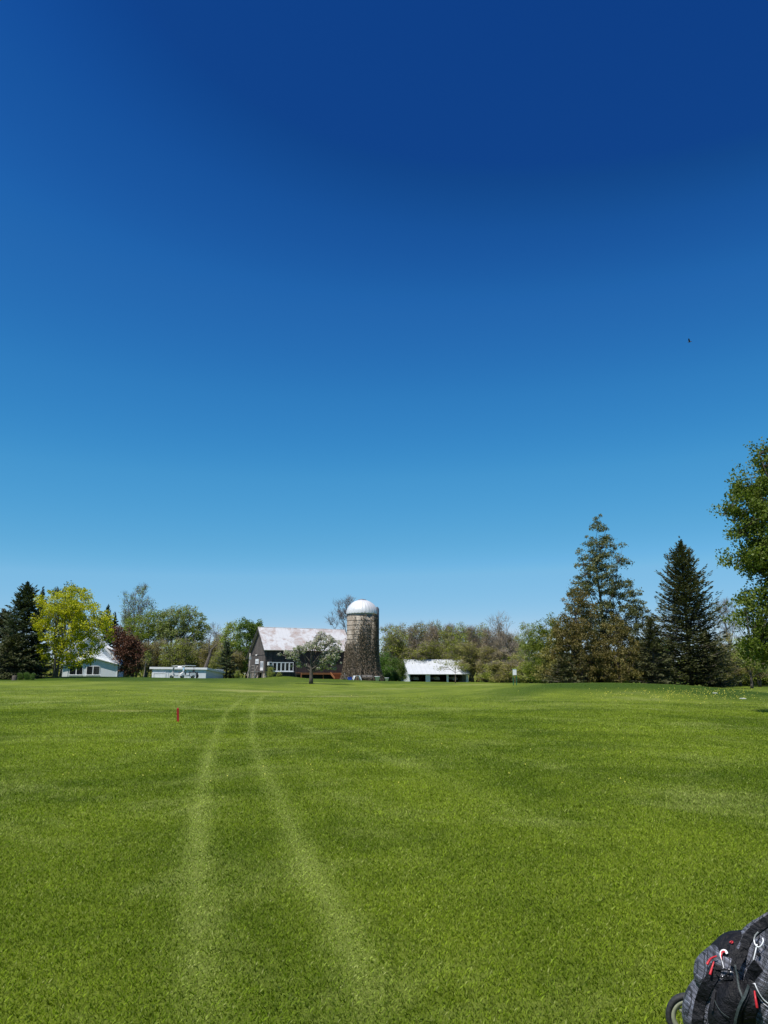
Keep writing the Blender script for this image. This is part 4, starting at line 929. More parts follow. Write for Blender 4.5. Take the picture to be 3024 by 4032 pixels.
# ------------------------------------------------------------------ cart shed
def shed():
    D = 155; X = x_at(1612, D); zg = tz(X, D); ang = R(14)
    root = empty('cart_shed', (X, D, zg), ang, 'open-fronted white cart shed with a bright white metal roof', 'shed')
    Ht = lambda py, Y: z_at(py, Y) - zg
    L = m_at(232, D) / math.cos(ang) * 1.03; W = 6.4; w = 3.6; e = Ht(2652, D); r = Ht(2599, D + 3.5); eb = e + .4
    g = [(0, -.3), (0, e), (w, r), (W, eb), (W, -.3)]
    wl = MB()
    for xa, xb in ((0, .15), (L - .15, L)):
        vs = [Vector((xa, y, z)) for y, z in g] + [Vector((xb, y, z)) for y, z in g]; m = 5
        wl.add(vs, [tuple(range(m)), tuple(range(2 * m - 1, m - 1, -1))] + [(i, i + m, (i + 1) % m + m, (i + 1) % m) for i in range(m)])
    wl.build('wall', SIDING, root)
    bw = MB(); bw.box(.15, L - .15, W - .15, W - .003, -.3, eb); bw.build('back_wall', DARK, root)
    hd = MB(); hd.box(.15, L - .15, .0, .15, e - .22, e); hd.build('header', WHITE, root)
    k = depth(D) / FP
    for px, wpx in ((1684, 19), (1761, 8), (1839, 7)):
        xx = (px - 1612) * k / math.cos(ang) * 1.03; hw = wpx * k / 2
        p = MB(); p.box(xx - hw, min(xx + hw, L - .152), .003, .14, -.4, e - .221); p.build('post', SIDING, root)
    rf = MB()
    for ya, za, yb, zb in ((w, r, 0, e), (w, r, W, eb)):
        d = Vector((0, yb - ya, zb - za)).normalized(); nn = Vector((0, -d.z, d.y)); nn = nn if nn.z > 0 else -nn; b = Vector((0, yb, zb)) + d * .4; a = Vector((0, ya, za))
        p = [a, b, b + nn * .12, a + Vector((0, 0, .12 / nn.z))]; up = Vector((0, 0, .02))
        vs = [v + Vector((-.3, 0, 0)) + up for v in p] + [v + Vector((L + .3, 0, 0)) + up for v in p]
        rf.add(vs, [(0, 1, 2, 3), (7, 6, 5, 4)] + [(i, i + 4, (i + 1) % 4 + 4, (i + 1) % 4) for i in range(4)])
    rf.build('roof', WHITEROOF, root)
    rc = MB(); rc.tube([(-.31, w, r + .17), (L + .31, w, r + .17)], .06, 6); rc.build('ridge_cap', BARNDARK, root)
    return X, D, ang, zg, L
SX, SD, SANG, SZ, SL = shed()

# ------------------------------------------------------------------ garage
def garage():
    D = 131; X = x_at(598, D); zg = tz(X, D); root = empty('garage', (X, D, zg), R(-5), 'long low white garage with a flat white roof edge behind the parked golf carts', 'garage')
    L = m_at(815 - 598, D); dep = 10; top = z_at(2634, D) - zg; t2 = z_at(2627, D) - zg
    w = MB(); w.box(0, L, 0, dep, -.4, top); w.build('wall', SIDING, root)
    r = MB(); xs0, xs1 = -m_at(10, D), L + .25
    r.add([(xs0, -.22, top + .0), (xs1, -.22, top - .12), (xs1, dep + .3, top - .75), (xs0, dep + .3, top - .6), (xs0, -.22, t2 + .05), (xs1, -.22, t2 - .08), (xs1, dep + .3, t2 - .7), (xs0, dep + .3, t2 - .55)],
          [(0, 3, 2, 1), (4, 5, 6, 7), (0, 1, 5, 4), (1, 2, 6, 5), (2, 3, 7, 6), (3, 0, 4, 7)]); r.build('roof', WHITE_TRIM, root)
    k = depth(D) / FP
    d = MB(); d.box(.5 * k * 20, 52 * k, -.06, -.003, -.3, z_at(2652, D) - zg); d_ = d.build('garage_door', WHITE, root)
    f = MB(); zt = z_at(2652, D) - zg; f.box(0 * k, 56 * k, -.09, -.004, zt + .004, zt + .14); f.box(0, 8 * k, -.09, -.004, -.3, zt); f.box(53 * k, 56 * k, -.09, -.004, -.3, zt); f.build('door_frame', WHITE_TRIM, root)
    v = MB(); v.lathe([(.45, 0), (.45, .3), (.3, .5), (.02, .58)], 14, (m_at(82, D), 3.5, t2 - .3)); v.build('roof_vent', WHITE_TRIM, root, True)
    for q in (64, 150):
        b = MB(); b.box(q * k, (q + 1.6) * k, -.05, -.003, -.3, top - .3); b.build('downpipe', WHITE_TRIM, root)
garage()
# ------------------------------------------------------------------ cottage
def cottage():
    D = 118; X = x_at(348, D); zg = tz(X, D); ang = R(8)
    root = empty('cottage', (X, D, zg), ang, 'white clapboard cottage with a steep gable half hidden by the yellow-green maple', 'house')
    k = depth(D) / FP; Z = lambda py: z_at(py, D) - zg
    hw = 4.05; 
    # main gable block, local x along the facade, y inwards; asymmetric low right side
    ap = Z(2502); el = Z(2577); er = Z(2612)
    g = [(-hw, -.3), (-hw, el), (0, ap), (hw + .1, er), (hw + .1, -.3)]
    m_ = MB(); m_.prism(g, .9, 5); m_.build('wall', SIDING, root)
    # lower front addition under a pent roof
    a2 = Z(2572); lo = [(-hw + .3, -.3), (-hw + .3, Z(2618)), (.4, Z(2590)), (hw + .02, Z(2616)), (hw + .02, -.3)]
    f = MB(); f.prism(lo, 0, .897); f.build('front_wall', SIDING, root)
    ro = MB()
    def rake(mb, xa, za, xb, zb, y0, y1, ov=.45, t=.16):
        d = Vector((xb - xa, 0, zb - za)).normalized(); n_ = Vector((-d.z, 0, d.x)); n_ = n_ if n_.z > 0 else -n_
        b = Vector((xb, 0, zb)) + d * ov; a = Vector((xa, 0, za)); p = [a, b, b + n_ * t, a + Vector((0, 0, t / n_.z))]; up = Vector((0, 0, .01))
        vs = [v + Vector((0, y0, 0)) + up for v in p] + [v + Vector((0, y1, 0)) + up for v in p]
        mb.add(vs, [(0, 1, 2, 3), (7, 6, 5, 4)] + [(i, i + 4, (i + 1) % 4 + 4, (i + 1) % 4) for i in range(4)])
    rake(ro, 0, ap, -hw, el, .45, 5.3); rake(ro, 0, ap, hw + .1, er, .45, 5.3)
    r1 = ro.build('roof', WHITE_TRIM, root)
    pr = MB(); rake(pr, .4, Z(2590), hw, Z(2616), -.38, .892, .6, .12); rake(pr, .4, Z(2590), -hw + .3, Z(2618), -.38, .892, .5, .12); pr.build('porch_roof', WHITE_TRIM, root)
    # dormer on the right slope
    dz = Z(2545); d_ = MB(); d_.prism([(1.3, Z(2540) - .25), (3.3, Z(2568)), (3.3, Z(2590)), (1.3, Z(2560))], 1.6, 4); do = d_.build('dormer', SIDING, root)
    dr = MB(); rake(dr, 1.0, Z(2536), 3.3, Z(2564), 1.25, 4.3, .5, .12); dr.build('dormer_roof', WHITE_TRIM, do)
    w1 = MB(); w1.box(2.7, 3.2, 1.53, 1.597, Z(2583), Z(2566)); w1.build('window', WHITE_TRIM, do)
    # big front windows
    for (xa, xb) in ((-2.75, -1.9), (-1.75, -.95), (-.3, .5), (.65, 1.5)):
        fr = MB(); fr.box(xa - .08, xb + .08, -.06, -.003, Z(2657), Z(2621)); w = fr.build('window', WHITE_TRIM, root)
        pn = MB(); pn.box(xa, xb, -.075, -.061, Z(2655), Z(2624)); pn.build('pane', GLASS_DARK, w)
    sl = MB(); sl.box(-2.9, 1.7, -.14, -.062, Z(2659.5), Z(2657.5)); sl.build('sill', WHITE_TRIM, root)
    cn = MB(); cn.box(hw - .06, hw + .08, -.05, -.003, -.3, Z(2616)); cn.build('corner_board', WHITE_TRIM, root)
    dn = MB(); dn.box(-3.7, -3.0, -.07, -.003, .0, Z(2618)); dn.build('door', WHITE_TRIM, root)
cottage()

# ------------------------------------------------------------------ golf carts
CREAM = mat_noise('white_cart_body', (.70, .70, .68), (.78, .78, .76), 2, .35, bs=0)
VINYL = mat_noise('dark_vinyl', (.03, .03, .035), (.06, .06, .065), 10, .5)
STEEL = mat_noise('steel', (.35, .35, .36), (.5, .5, .5), 5, .35, metal=.8, bs=0)
def wheel(parent, c, r, w, axis=(0, 1, 0), rim=STEEL, name='wheel'):
    e = MB(); e.lathe([(r * .62, -w / 2), (r * .9, -w / 2), (r, -w * .25), (r, w * .25), (r * .9, w / 2), (r * .62, w / 2), (r * .62, -w / 2)], 22, c, axis=axis); t = e.build(name, RUBBER, parent, True)
    h = MB(); h.lathe([(.01, -w * .2), (r * .3, -w * .25), (r * .6, -w * .1), (r * .62, w * .1), (r * .3, w * .3), (.01, w * .3)], 18, c, axis=axis); h.build('rim', rim, t, True)
    return t
def golf_cart():
    root = empty('golf_cart', (0, 0, 0))
    b = MB()
    b.prism([(-1.15, .35), (-1.15, .72), (-1.0, .82), (-.35, .82), (-.30, .45), (.45, .40), (.62, .85), (.78, .92), (1.05, .70), (1.18, .50), (1.18, .34), (.9, .28), (-.9, .28)], -.58, .58); b.build('body', CREAM, root)
    c = MB(); c.prism([(-.25, .42), (.45, .38), (.45, .36), (-.25, .36)], -.60, .60); c.build('floor_mat', BLACK, root)
    s = MB(); s.box(-.75, -.22, -.52, .52, .822, .95); s.build('seat', VINYL, root)
    s = MB(); s.box(-.9, -.76, -.52, .52, .90, 1.32, M=Matrix.Rotation(R(-4), 4, 'Y')); s.build('backrest', VINYL, root)
    r = MB(); r.prism([(-1.15, 1.86), (-1.05, 1.93), (.3, 1.97), (.85, 1.90), (.9, 1.85), (-1.1, 1.84)], -.60, .60); r.build('roof', CREAM, root)
    for y in (-.55, .55):
        for xa, xb in ((.70, .55), (-.95, -.95)):
            p = MB(); p.tube([(xa, y, .85), (xb, y, 1.86)], .022, 6); p.build('roof_post', BLACK, root)
    w = MB(); w.add([(.71, -.52, .95), (.71, .52, .95), (.58, .52, 1.80), (.58, -.52, 1.80), (.72, -.52, .95), (.72, .52, .95), (.59, .52, 1.80), (.59, -.52, 1.80)], [(0, 1, 2, 3), (7, 6, 5, 4), (0, 4, 5, 1), (2, 6, 7, 3)])
    gm_, n, p_, o_ = new_mat('clear_windscreen'); p_.inputs['Transmission Weight'].default_value = 1; p_.inputs['Roughness'].default_value = .02; p_.inputs['Base Color'].default_value = (.9, .95, .95, 1)
    w.build('windscreen', gm_, root)
    st = MB(); st.tube([(.55, -.28, .85), (.28, -.28, 1.12)], .02, 6); st.lathe([(.15, 0), (.17, .015), (.19, 0), (.17, -.015), (.15, 0)], 16, (.27, -.28, 1.12), axis=(-.7, 0, .7)); st.build('steering_wheel', BLACK, root)
    for x in (-.78, .82):
        for y in (-.52, .52): wheel(root, (x, y, .23), .23, .18)
    g = MB(); g.box(-1.32, -1.16, -.45, .45, .5, .9); g.build('bag_rack', BLACK, root)
    for y in (-.42, .42):
        l = MB(); l.lathe([(.001, .03), (.06, .02), (.07, 0)], 10, (1.17, y, .56), axis=(1, 0, 0)); l.build('headlight', STEEL, root)
    return root
carts = [(738, 122.5, R(205), 'white golf cart with a pale canopy parked in front of the garage, nearer the middle'),
         (697, 124.5, R(185), 'second white golf cart parked at the left in front of the garage, its canopy lower')]
gc = golf_cart()
for i, (px, D, rz, lb) in enumerate(carts):
    o = gc if i == 0 else copy_tree(gc); x = x_at(px, D); o.location = (x, D, tz(x, D) - .02); o.rotation_euler = (0, 0, rz); tag(o, lb, 'golf cart', 'golf carts parked outside the garage')
for lx, lb in ((2.0, 'golf cart in the dark left bay of the white cart shed'), (6.4, 'golf cart in the dark middle bay of the white cart shed'), (10.2, 'golf cart in the dark right bay of the white cart shed')):
    o = copy_tree(gc); o.location = (SX + lx * math.cos(SANG) - 3.6 * math.sin(SANG), SD + lx * math.sin(SANG) + 3.6 * math.cos(SANG), SZ); o.rotation_euler = (0, 0, R(-70)); tag(o, lb, 'golf cart', 'golf carts in the cart shed')
# bag on the ground right of the carts
def upright_bag(px, D, label):
    x = x_at(px, D); root = empty('stand_bag', (x, D, tz(x, D)), .4, label, 'golf bag')
    b = MB(); b.lathe([(.01, 0), (.15, .01), (.16, .4), (.15, .8), (.17, .88), (.12, .9), (.11, .6)], 14); b.build('body', VINYL, root, True)
    p = MB(); p.box(.1, .24, -.1, .1, .1, .55); p.build('pocket', BLACK, root)
    for a in (-.12, .12):
        l = MB(); l.tube([(-.12, a, .75), (-.42, a * 2.2, 0)], .012, 5); l.build('leg', STEEL, root)
    for i in range(4):
        c = MB(); a = i * 1.5; c.tube([(.03 * math.cos(a), .03 * math.sin(a), .5), (.08 * math.cos(a), .08 * math.sin(a), 1.08)], .008, 5); c.box(.08 * math.cos(a) - .05, .08 * math.cos(a) + .05, .08 * math.sin(a) - .03, .08 * math.sin(a) + .03, 1.07, 1.14); c.build('club', STEEL, root)
upright_bag(775, 121, 'dark golf bag standing right of the canopied golf cart')
# ------------------------------------------------------------------ small things by the silo
WP = mat_noise('white_plastic', (.74, .75, .77), (.82, .83, .84), 2, .4, bs=0)
def at_ground(px, py, D=None):
    x = x_at(px, D); return (x, D, tz(x, D))
def plastic_table(px, D, label):
    root = empty('patio_table', at_ground(px, 0, D), .25, label, 'table')
    t = MB(); t.box(-.42, .42, -.42, .42, .66, .72); t.build('table_top', WP, root)
    for sx in (-1, 1):
        for sy in (-1, 1):
            l = MB(); l.tube([(sx * .36, sy * .33, .66), (sx * .52, sy * .4, .3), (sx * .66, sy * .45, 0)], [.13, .09, .06], 6); l.build('leg', WP, root)
plastic_table(1405, 126.5, 'white plastic patio table with splayed legs at the foot of the silo')
def tub(px, D, label, s=1.0, name='planter', mat=WP):
    root = empty(name, at_ground(px, 0, D), 0, label, name)
    b = MB(); b.lathe([(.001, 0), (.26 * s, 0), (.40 * s, .62 * s), (.46 * s, .66 * s), (.46 * s, .72 * s), (.40 * s, .72 * s), (.36 * s, .6 * s)], 18); b.build('tub', mat, root, True)
    so = MB(); so.lathe([(.001, .6 * s), (.37 * s, .6 * s)], 18); so.build('soil', DARK, root)
tub(1486, 126.8, 'white flared planter at the right foot of the silo', 1.05)
tub(1523, 128, 'smaller white planter between the silo and the green shrubs', .8)
def bench(px, D, label):
    root = empty('bench', at_ground(px, 0, D), .1, label, 'bench')
    s = MB()
    for i in range(3): s.box(-1.0, 1.0, -.2 + i * .14, -.08 + i * .14, .42, .46)
    s.build('seat', WOOD_GREY, root)
    bk = MB()
    for i in range(2): bk.box(-1.0, 1.0, .24, .28, .58 + i * .17, .70 + i * .17)
    bk.build('backrest', WOOD_GREY, root)
    for x in (-.9, .9):
        l = MB(); l.box(x - .04, x + .04, -.2, .24, .0, .42); l.box(x - .04, x + .04, .2, .24, .421, .9); l.build('leg', BLACK, root)
bench(1446, 127.2, 'grey weathered bench against the vine at the middle of the silo foot')
def bin_(px, D, label, mat):
    root = empty('cooler', at_ground(px, 0, D), .2, label, 'cooler')
    b = MB(); b.prism([(-.28, 0), (.28, 0), (.33, .38), (-.33, .38)], -.22, .22); b.build('tub', mat, root)
    l = MB(); l.box(-.35, .35, -.25, .25, .382, .46); l.build('lid', mat, root)
    h = MB(); h.tube([(-.36, 0, .36), (-.40, 0, .30), (-.36, 0, .24)], .015, 5); h.build('handle', WP, root)
bin_(1377, 126.5, 'small blue cooler beside the white patio table', mat_noise('blue_plastic', (.02, .06, .35), (.03, .09, .45), 3, .4, bs=0))
def bicycle_like_cart(px, D):
    root = empty('pull_cart', at_ground(px, 0, D), .5, 'dark pull cart with two wheels standing left of the blue cooler', 'golf cart')
    wheel(root, (-.3, 0, .18), .18, .05, (1, 0, .1)); wheel(root, (.3, 0, .18), .18, .05, (1, 0, -.1))
    f = MB(); f.tube([(-.3, 0, .18), (.3, 0, .18)], .015, 5); f.tube([(0, 0, .18), (0, -.5, .1)], .02, 5); f.tube([(0, 0, .18), (0, .25, .9), (0, .45, 1.05)], .02, 5); f.build('frame', STEEL, root)
bicycle_like_cart(1360, 127)
# stones / flat markers on the mound, stumps on the left
STONE_P = mat_noise('pale_stone', (.55, .54, .50), (.72, .71, .68), 5, .8)
def flat_marker(px, py, label, w=.28):
    x, y = ground_hit(px, py); root = empty('yardage_plate', (x, y, tz(x, y)), .1, label, 'ground marker')
    b = MB(); b.box(-w, w, -.09, .09, -.05, .035); b.build('plate', STONE_P, root); 
    b = MB(); b.box(-w + .03, w - .03, -.07, .07, .036, .045); b.build('rim', WHITE, root)
flat_marker(2815, 2730, 'faint pale plate lying on the mound below the pointed spruce', .13)
flat_marker(2925, 2752, 'brighter white plate lying in the grass right of the spruces', .17)
def tuft(px, D, label, s, i):
    put('shrub', px, D, 2668 - s, s * 1.4, label, 'shrub', 'pale low plants under the left spruces', i)
for px, s in ((76, 22), (102, 24), (130, 20)): tuft(px, 97, 'pale green low plant at the foot of the left spruce', s, 0)
x = x_at(56, 96); st = empty('stump', (x, 96, tz(x, 96)), 0, 'dark tree stump in front of the left spruces', 'stump')
b = MB(); b.lathe([(.36, -.1), (.27, .15), (.25, .55), (.2, .58), (.01, .57)], 14); b.build('bark', BARK, st, True)
b = MB(); b.lathe([(.01, .585), (.2, .59)], 14); b.build('cut_face', BARK_PALE, st)
# red stake
sx_, sy_ = ground_hit(701, 2842)
RED = mat_noise('red_stake_paint', (.36, .012, .014), (.52, .026, .026), 8, .55, (1, 1, .4))
rt = empty('hazard_stake', (sx_, sy_, tz(sx_, sy_)), .35, 'red hazard stake leaning slightly in the fairway grass', 'stake')
h_ = z_at(2787, sy_) - tz(sx_, sy_); b = MB(); s_ = .034
b.add([(-s_, -s_, -.05), (s_, -s_, -.05), (s_, s_, -.05), (-s_, s_, -.05), (-s_ - .03, -s_, h_ - .02), (s_ - .03, -s_, h_ - .02), (s_ - .03, s_, h_ - .02), (-s_ - .03, s_, h_ - .02), (-.032, 0, h_)],
      [(0, 3, 2, 1), (0, 1, 5, 4), (1, 2, 6, 5), (2, 3, 7, 6), (3, 0, 4, 7), (4, 5, 8), (5, 6, 8), (6, 7, 8), (7, 4, 8)]); b.build('post', RED, rt)
# ball washer with sign
D = 80; x = x_at(2027, D); zz = tz(x, D); bw = empty('ball_washer', (x, D, zz), 0, 'green ball washer stand with a small white panel on the right-hand mound', 'ball washer')
GRN = mat_noise('green_paint', (.015, .10, .05), (.03, .15, .07), 6, .5); ht_ = z_at(2633, D) - zz
for sx in (-.16, .16):
    b = MB(); b.box(sx - .035, sx + .035, -.035, .035, -.1, ht_ - .12); b.build('post', GRN, bw)
b = MB(); b.box(-.19, .19, -.05, -.036, ht_ * .62, ht_ - .06); b.build('panel', WHITE, bw)
b = MB(); b.box(-.25, .25, -.06, .06, ht_ - .058, ht_); b.build('cap', GRN, bw)
# bird
D = 70; bx = x_at(2715, D, z_at(1346, D)); bd = empty('flying_bird', (bx, D, z_at(1346, D)), 2.6, 'dark bird flying high in the blue sky', 'bird')
BF = mat_noise('black_feathers', (.012, .012, .015), (.03, .03, .035), 10, .6)
b = MB(); b.tube([(-.26, 0, 0), (-.2, 0, 0), (-.1, 0, -.01), (.02, 0, -.015), (.12, 0, 0), (.17, 0, .02), (.21, 0, .02), (.25, 0, .01)], [.05, .035, .055, .07, .055, .035, .035, .008], 8)
for s in (-1, 1):
    q = [(-.08, s * .04, 0), (.08, s * .04, .01), (.12, s * .22, .15 + .03 * s), (.06, s * .42, .30), (-.03, s * .46, .32), (-.10, s * .25, .14)]
    vs = [Vector(p) for p in q] + [Vector(p) + Vector((0, 0, .012)) for p in q]
    b.add(vs, [(0, 1, 2, 5), (2, 3, 4, 5), (11, 8, 7, 6), (11, 10, 9, 8)] + [(i, i + 6, (i + 1) % 6 + 6, (i + 1) % 6) for i in range(6)])
b.build('body', BF, bd); bd.scale = (.72, .72, .72)
# dandelions
def dandelions():
    r = np.random.default_rng(44); pts = []
    for k in range(420):
        px = r.normal(2740, 130) if k % 3 else r.uniform(2300, 3000); py = 2712 + abs(r.normal(0, 22)) + (8 if k % 2 else 0)
        if py > 2790 or px > 3060: continue
        pts.append(ground_hit(px, py))
    for k in range(120):
        px = r.uniform(200, 2900); py = r.uniform(2720, 3100); pts.append(ground_hit(px, py))
    p = np.array(pts); n = len(p); c = np.stack([p[:, 0], p[:, 1], terr(p[:, 0], p[:, 1]) + .06], 1)
    a = np.tile([1., 0, 0], (n, 1)); b = unit(np.stack([np.zeros(n), np.full(n, .6), np.full(n, .8)], 1))
    m = mat_noise('dandelion_yellow', (.60, .56, .06), (.75, .68, .12), 5, .7, bs=0)
    s = .038 * (.6 + .6 * r.random(n)) * np.where(c[:, 1] < 40, .45, 1)
    o = leafmesh('dandelions', m, None, c, a, b, s, s); tag(o, 'scattered yellow dandelion heads in the grass of the mound', 'flowers', kind='stuff')
dandelions()
#BAG
# ------------------------------------------------------------------ golf bag on its push cart (bottom right)
CAMP = Vector((0, 0, CH))
def P(px, py, d): return CAMP + ray(px, py) * d
def plaid():
    m, n, p, o = new_mat('grey_plaid_fabric')
    tc = N(n, 'ShaderNodeTexCoord'); mp = N(n, 'ShaderNodeMapping'); mp.inputs['Rotation'].default_value = (0, R(-24), R(8)); n.links.new(tc.outputs['Object'], mp.inputs[0])
    sp = N(n, 'ShaderNodeSeparateXYZ'); n.links.new(mp.outputs[0], sp.inputs[0])
    base = mixc(n, noise(n, 9, 4), (.075, .08, .105), (.185, .19, .23))
    def lines(v, pitch, lo, hi, dark):
        f = math_(n, 'FRACT', math_(n, 'MULTIPLY', v, 1 / pitch)); return ramp(n, f, [(lo, 1), (lo + .01, dark), (hi, dark), (hi + .01, 1)])
    c = base
    wv = math_(n, 'MULTIPLY', math_(n, 'SUBTRACT', noise(n, 11, 3), .5), .022)
    for v in (math_(n, 'ADD', sp.outputs[0], wv), math_(n, 'ADD', sp.outputs[2], wv)):
        for pitch, lo, hi, dk in ((.060, .42, .56, .45), (.060, .08, .13, .15), (.060, .20, .25, .2), (.060, .74, .78, .25), (.060, .85, .89, .3)):
            c = mixc(n, 1, c, lines(v, pitch, lo, hi, dk), 'MULTIPLY')
        c = mixc(n, 1, c, lines(v, .120, .33, .37, 1.9), 'MULTIPLY')
    n.links.new(c, p.inputs['Base Color']); p.inputs['Roughness'].default_value = .6
    bump(n, p, noise(n, 9, 6, .7, dist=1.2), 1.0, .045); return m
PLAID = plaid()
NYLON = mat_noise('black_nylon', (.004, .004, .005), (.012, .012, .015), 14, .6, bs=1.0, bd=.03, spec=.2)
WEB = mat_noise('dark_green_webbing', (.020, .030, .030), (.045, .060, .058), 60, .6)
REDP = mat_noise('red_rubber', (.42, .012, .022), (.60, .03, .04), 20, .4)
WHP = mat_noise('white_cord', (.70, .70, .70), (.82, .82, .82), 20, .5)
def blob(c, ex, ey, ez, rx, ry, rz, pw=.8, wr=.0, seed=0, n=28, m=20):
    mb = MB(); vs = []; r = random.Random(seed); ph = [r.uniform(0, 6) for _ in range(6)]
    sg = lambda v, q: math.copysign(abs(v) ** q, v)
    for i in range(m + 1):
        th = -math.pi / 2 + math.pi * i / m
        for k in range(n):
            a = 2 * math.pi * k / n
            w = 1 + wr * (math.sin(3 * a + ph[0] + 2 * th) + .6 * math.sin(5 * a + ph[1] - 3 * th) + .5 * math.sin(7 * th + ph[2] + a))
            x = sg(math.cos(th), pw) * sg(math.cos(a), pw) * rx * w; y = sg(math.cos(th), pw) * sg(math.sin(a), pw) * ry * w; z = sg(math.sin(th), pw) * rz * w
            vs.append(c + ex * x + ey * y + ez * z)
    fs = [(i * n + k, i * n + (k + 1) % n, (i + 1) * n + (k + 1) % n, (i + 1) * n + k) for i in range(m) for k in range(n)]
    mb.add(vs, fs); return mb
A_ = P(2885, 4128, 3.24); B_ = P(3300, 3570, 3.10)
bz = (B_ - A_).normalized(); bl = (B_ - A_).length
bx = (P(2800, 3800, 3.15) - P(3000, 3900, 3.15)); bx = (bx - bz * bx.dot(bz)).normalized()      # towards the pocket side (upper left)
by = bz.cross(bx).normalized()
if by.dot(CAMP - A_) < 0: by = -by                                                        # towards the viewer side
bag = empty('golf_bag', (A_.x, A_.y, 0), 0, 'grey plaid and black golf bag with red zip pulls leaning on its push cart', 'golf bag')
IB = Matrix.Translation((-A_.x, -A_.y, 0))
BV, BF_ = [], []
def reg(mb):
    o = len(BV); BV.extend([Vector(v) for v in mb.v]); BF_.extend([tuple(i + o for i in f) for f in mb.f])
def bag_part(mb, name, mat, smooth=True, parent=None):
    reg(mb); mb.v = [tuple(IB @ Vector(v)) for v in mb.v]; return mb.build(name, mat, parent or bag, smooth)
def on(px, d, out=0): return A_ + bz * (bl * px) + bx * out
# body loft
mb = MB(); prof = [(0, .105), (.02, .135), (.2, .145), (.45, .15), (.7, .14), (.88, .135), (1.0, .145), (1.03, .150), (1.035, .13), (.95, .12)]
vs = []; n = 28
for t, r_ in prof:
    for k in range(n):
        a = 2 * math.pi * k / n; w = 1 + .03 * math.sin(3 * a + t * 8) + .02 * math.sin(5 * a - t * 13)
        vs.append(A_ + bz * bl * t + bx * math.cos(a) * r_ * w + by * math.sin(a) * r_ * w)
mb.add(vs, [(i * n + k, i * n + (k + 1) % n, (i + 1) * n + (k + 1) % n, (i + 1) * n + k) for i in range(len(prof) - 1) for k in range(n)] + [tuple(range(n))])
bag_part(mb, 'body', NYLON)
def pocket(px, py, d, rx, ry, rz, mat, name='pocket', pw=.8, rot=0, wr=.025, seed=0):
    c = P(px, py, d); ez = (bz * math.cos(rot) + bx * math.sin(rot)); ex = (bx * math.cos(rot) - bz * math.sin(rot))
    return bag_part(blob(c, ex, by, ez, rx, ry, rz, pw, wr, seed), name, mat)
pocket(2833, 3935, 3.16, .095, .12, .19, PLAID, 'side_pocket', rot=-.10, seed=1)
pocket(2856, 3832, 3.15, .088, .11, .125, PLAID, 'valuables_pocket', rot=-.30, seed=2)
pocket(2905, 3765, 3.16, .075, .10, .10, NYLON, 'top_pocket', rot=-.55, seed=3, wr=.04)
pocket(2885, 3975, 3.02, .075, .07, .12, NYLON, 'mesh_pocket', rot=.1, seed=4)
pocket(3050, 3840, 3.00, .075, .06, .12, PLAID, 'front_pocket', rot=.2, seed=5)
pocket(3030, 3745, 3.10, .095, .11, .15, PLAID, 'shoulder_pad', rot=-.1, seed=6, wr=.04)
pocket(3030, 4000, 3.00, .08, .05, .07, PLAID, 'ball_pocket', rot=.2, seed=7)
bvh = BVHTree.FromPolygons(BV, BF_)
def hit(px, py, dflt=3.0):
    h = bvh.ray_cast(CAMP, ray(px, py).normalized())
    if h[0] is None: return P(px, py, dflt), (CAMP - P(px, py, dflt)).normalized()
    nn = h[1]; nn = nn if nn.dot(CAMP - h[0]) > 0 else -nn
    return h[0], nn
def resample(pts, n):
    pts = [Vector((*p, 0)) for p in pts]; out = []
    m = len(pts) - 1
    for i in range(n + 1):
        t = i / n * m; j = min(int(t), m - 1); f = t - j
        p0, p1, p2, p3 = pts[max(j - 1, 0)], pts[j], pts[j + 1], pts[min(j + 2, m)]
        out.append(.5 * ((2 * p1) + (p2 - p0) * f + (2 * p0 - 5 * p1 + 4 * p2 - p3) * f * f + (3 * p1 - p0 - 3 * p2 + p3) * f ** 3))
    return out
def ribbon(pts, wpx, mat, name, lift=.004, th=.004, n=18, taper=None, parent=None):
    mb = MB(); q = resample(pts, n); H = [hit(p.x, p.y) for p in q]
    ps = [h[0] for h in H]; 
    for _ in range(2): ps = [ps[0]] + [(ps[i - 1] + ps[i] * 2 + ps[i + 1]) / 4 for i in range(1, len(ps) - 1)] + [ps[-1]]
    vs = []
    for i, p in enumerate(ps):
        t = (ps[min(i + 1, n)] - ps[max(i - 1, 0)]).normalized(); v = (CAMP - p).normalized(); nn = (H[i][1] * .5 + v).normalized(); s = nn.cross(t).normalized()
        w = wpx * .00105 / 2 * (taper(i / n) if taper else 1); c = p + nn * lift
        vs += [c - s * w, c + s * w, c + s * w + nn * th, c - s * w + nn * th]
    fs = [(0, 1, 2, 3), (4 * n + 3, 4 * n + 2, 4 * n + 1, 4 * n)]
    for i in range(n):
        for k in range(4): fs.append((4 * i + k, 4 * i + 4 + k, 4 * i + 4 + (k + 1) % 4, 4 * i + (k + 1) % 4))
    mb.add([IB @ v for v in vs], fs); return mb.build(name, mat, parent or bag, False)
def cord(pts, rpx, mat, name, lift=.006, n=16, parent=None, taper=None):
    mb = MB(); q = resample(pts, n); ps = []
    for p in q:
        h, nn = hit(p.x, p.y); ps.append(h + (CAMP - h).normalized() * (lift + rpx * .001))
    for _ in range(2): ps = [ps[0]] + [(ps[i - 1] + ps[i] * 2 + ps[i + 1]) / 4 for i in range(1, len(ps) - 1)] + [ps[-1]]
    mb.tube([IB @ p for p in ps], [rpx * .00105 * (taper(i / n) if taper else 1) for i in range(n + 1)], 7); return mb.build(name, mat, parent or bag, True)
ribbon([(2822, 3800), (2812, 3840), (2784, 3883), (2760, 3947), (2748, 4011), (2746, 4060)], 40, NYLON, 'side_panel', th=.008)
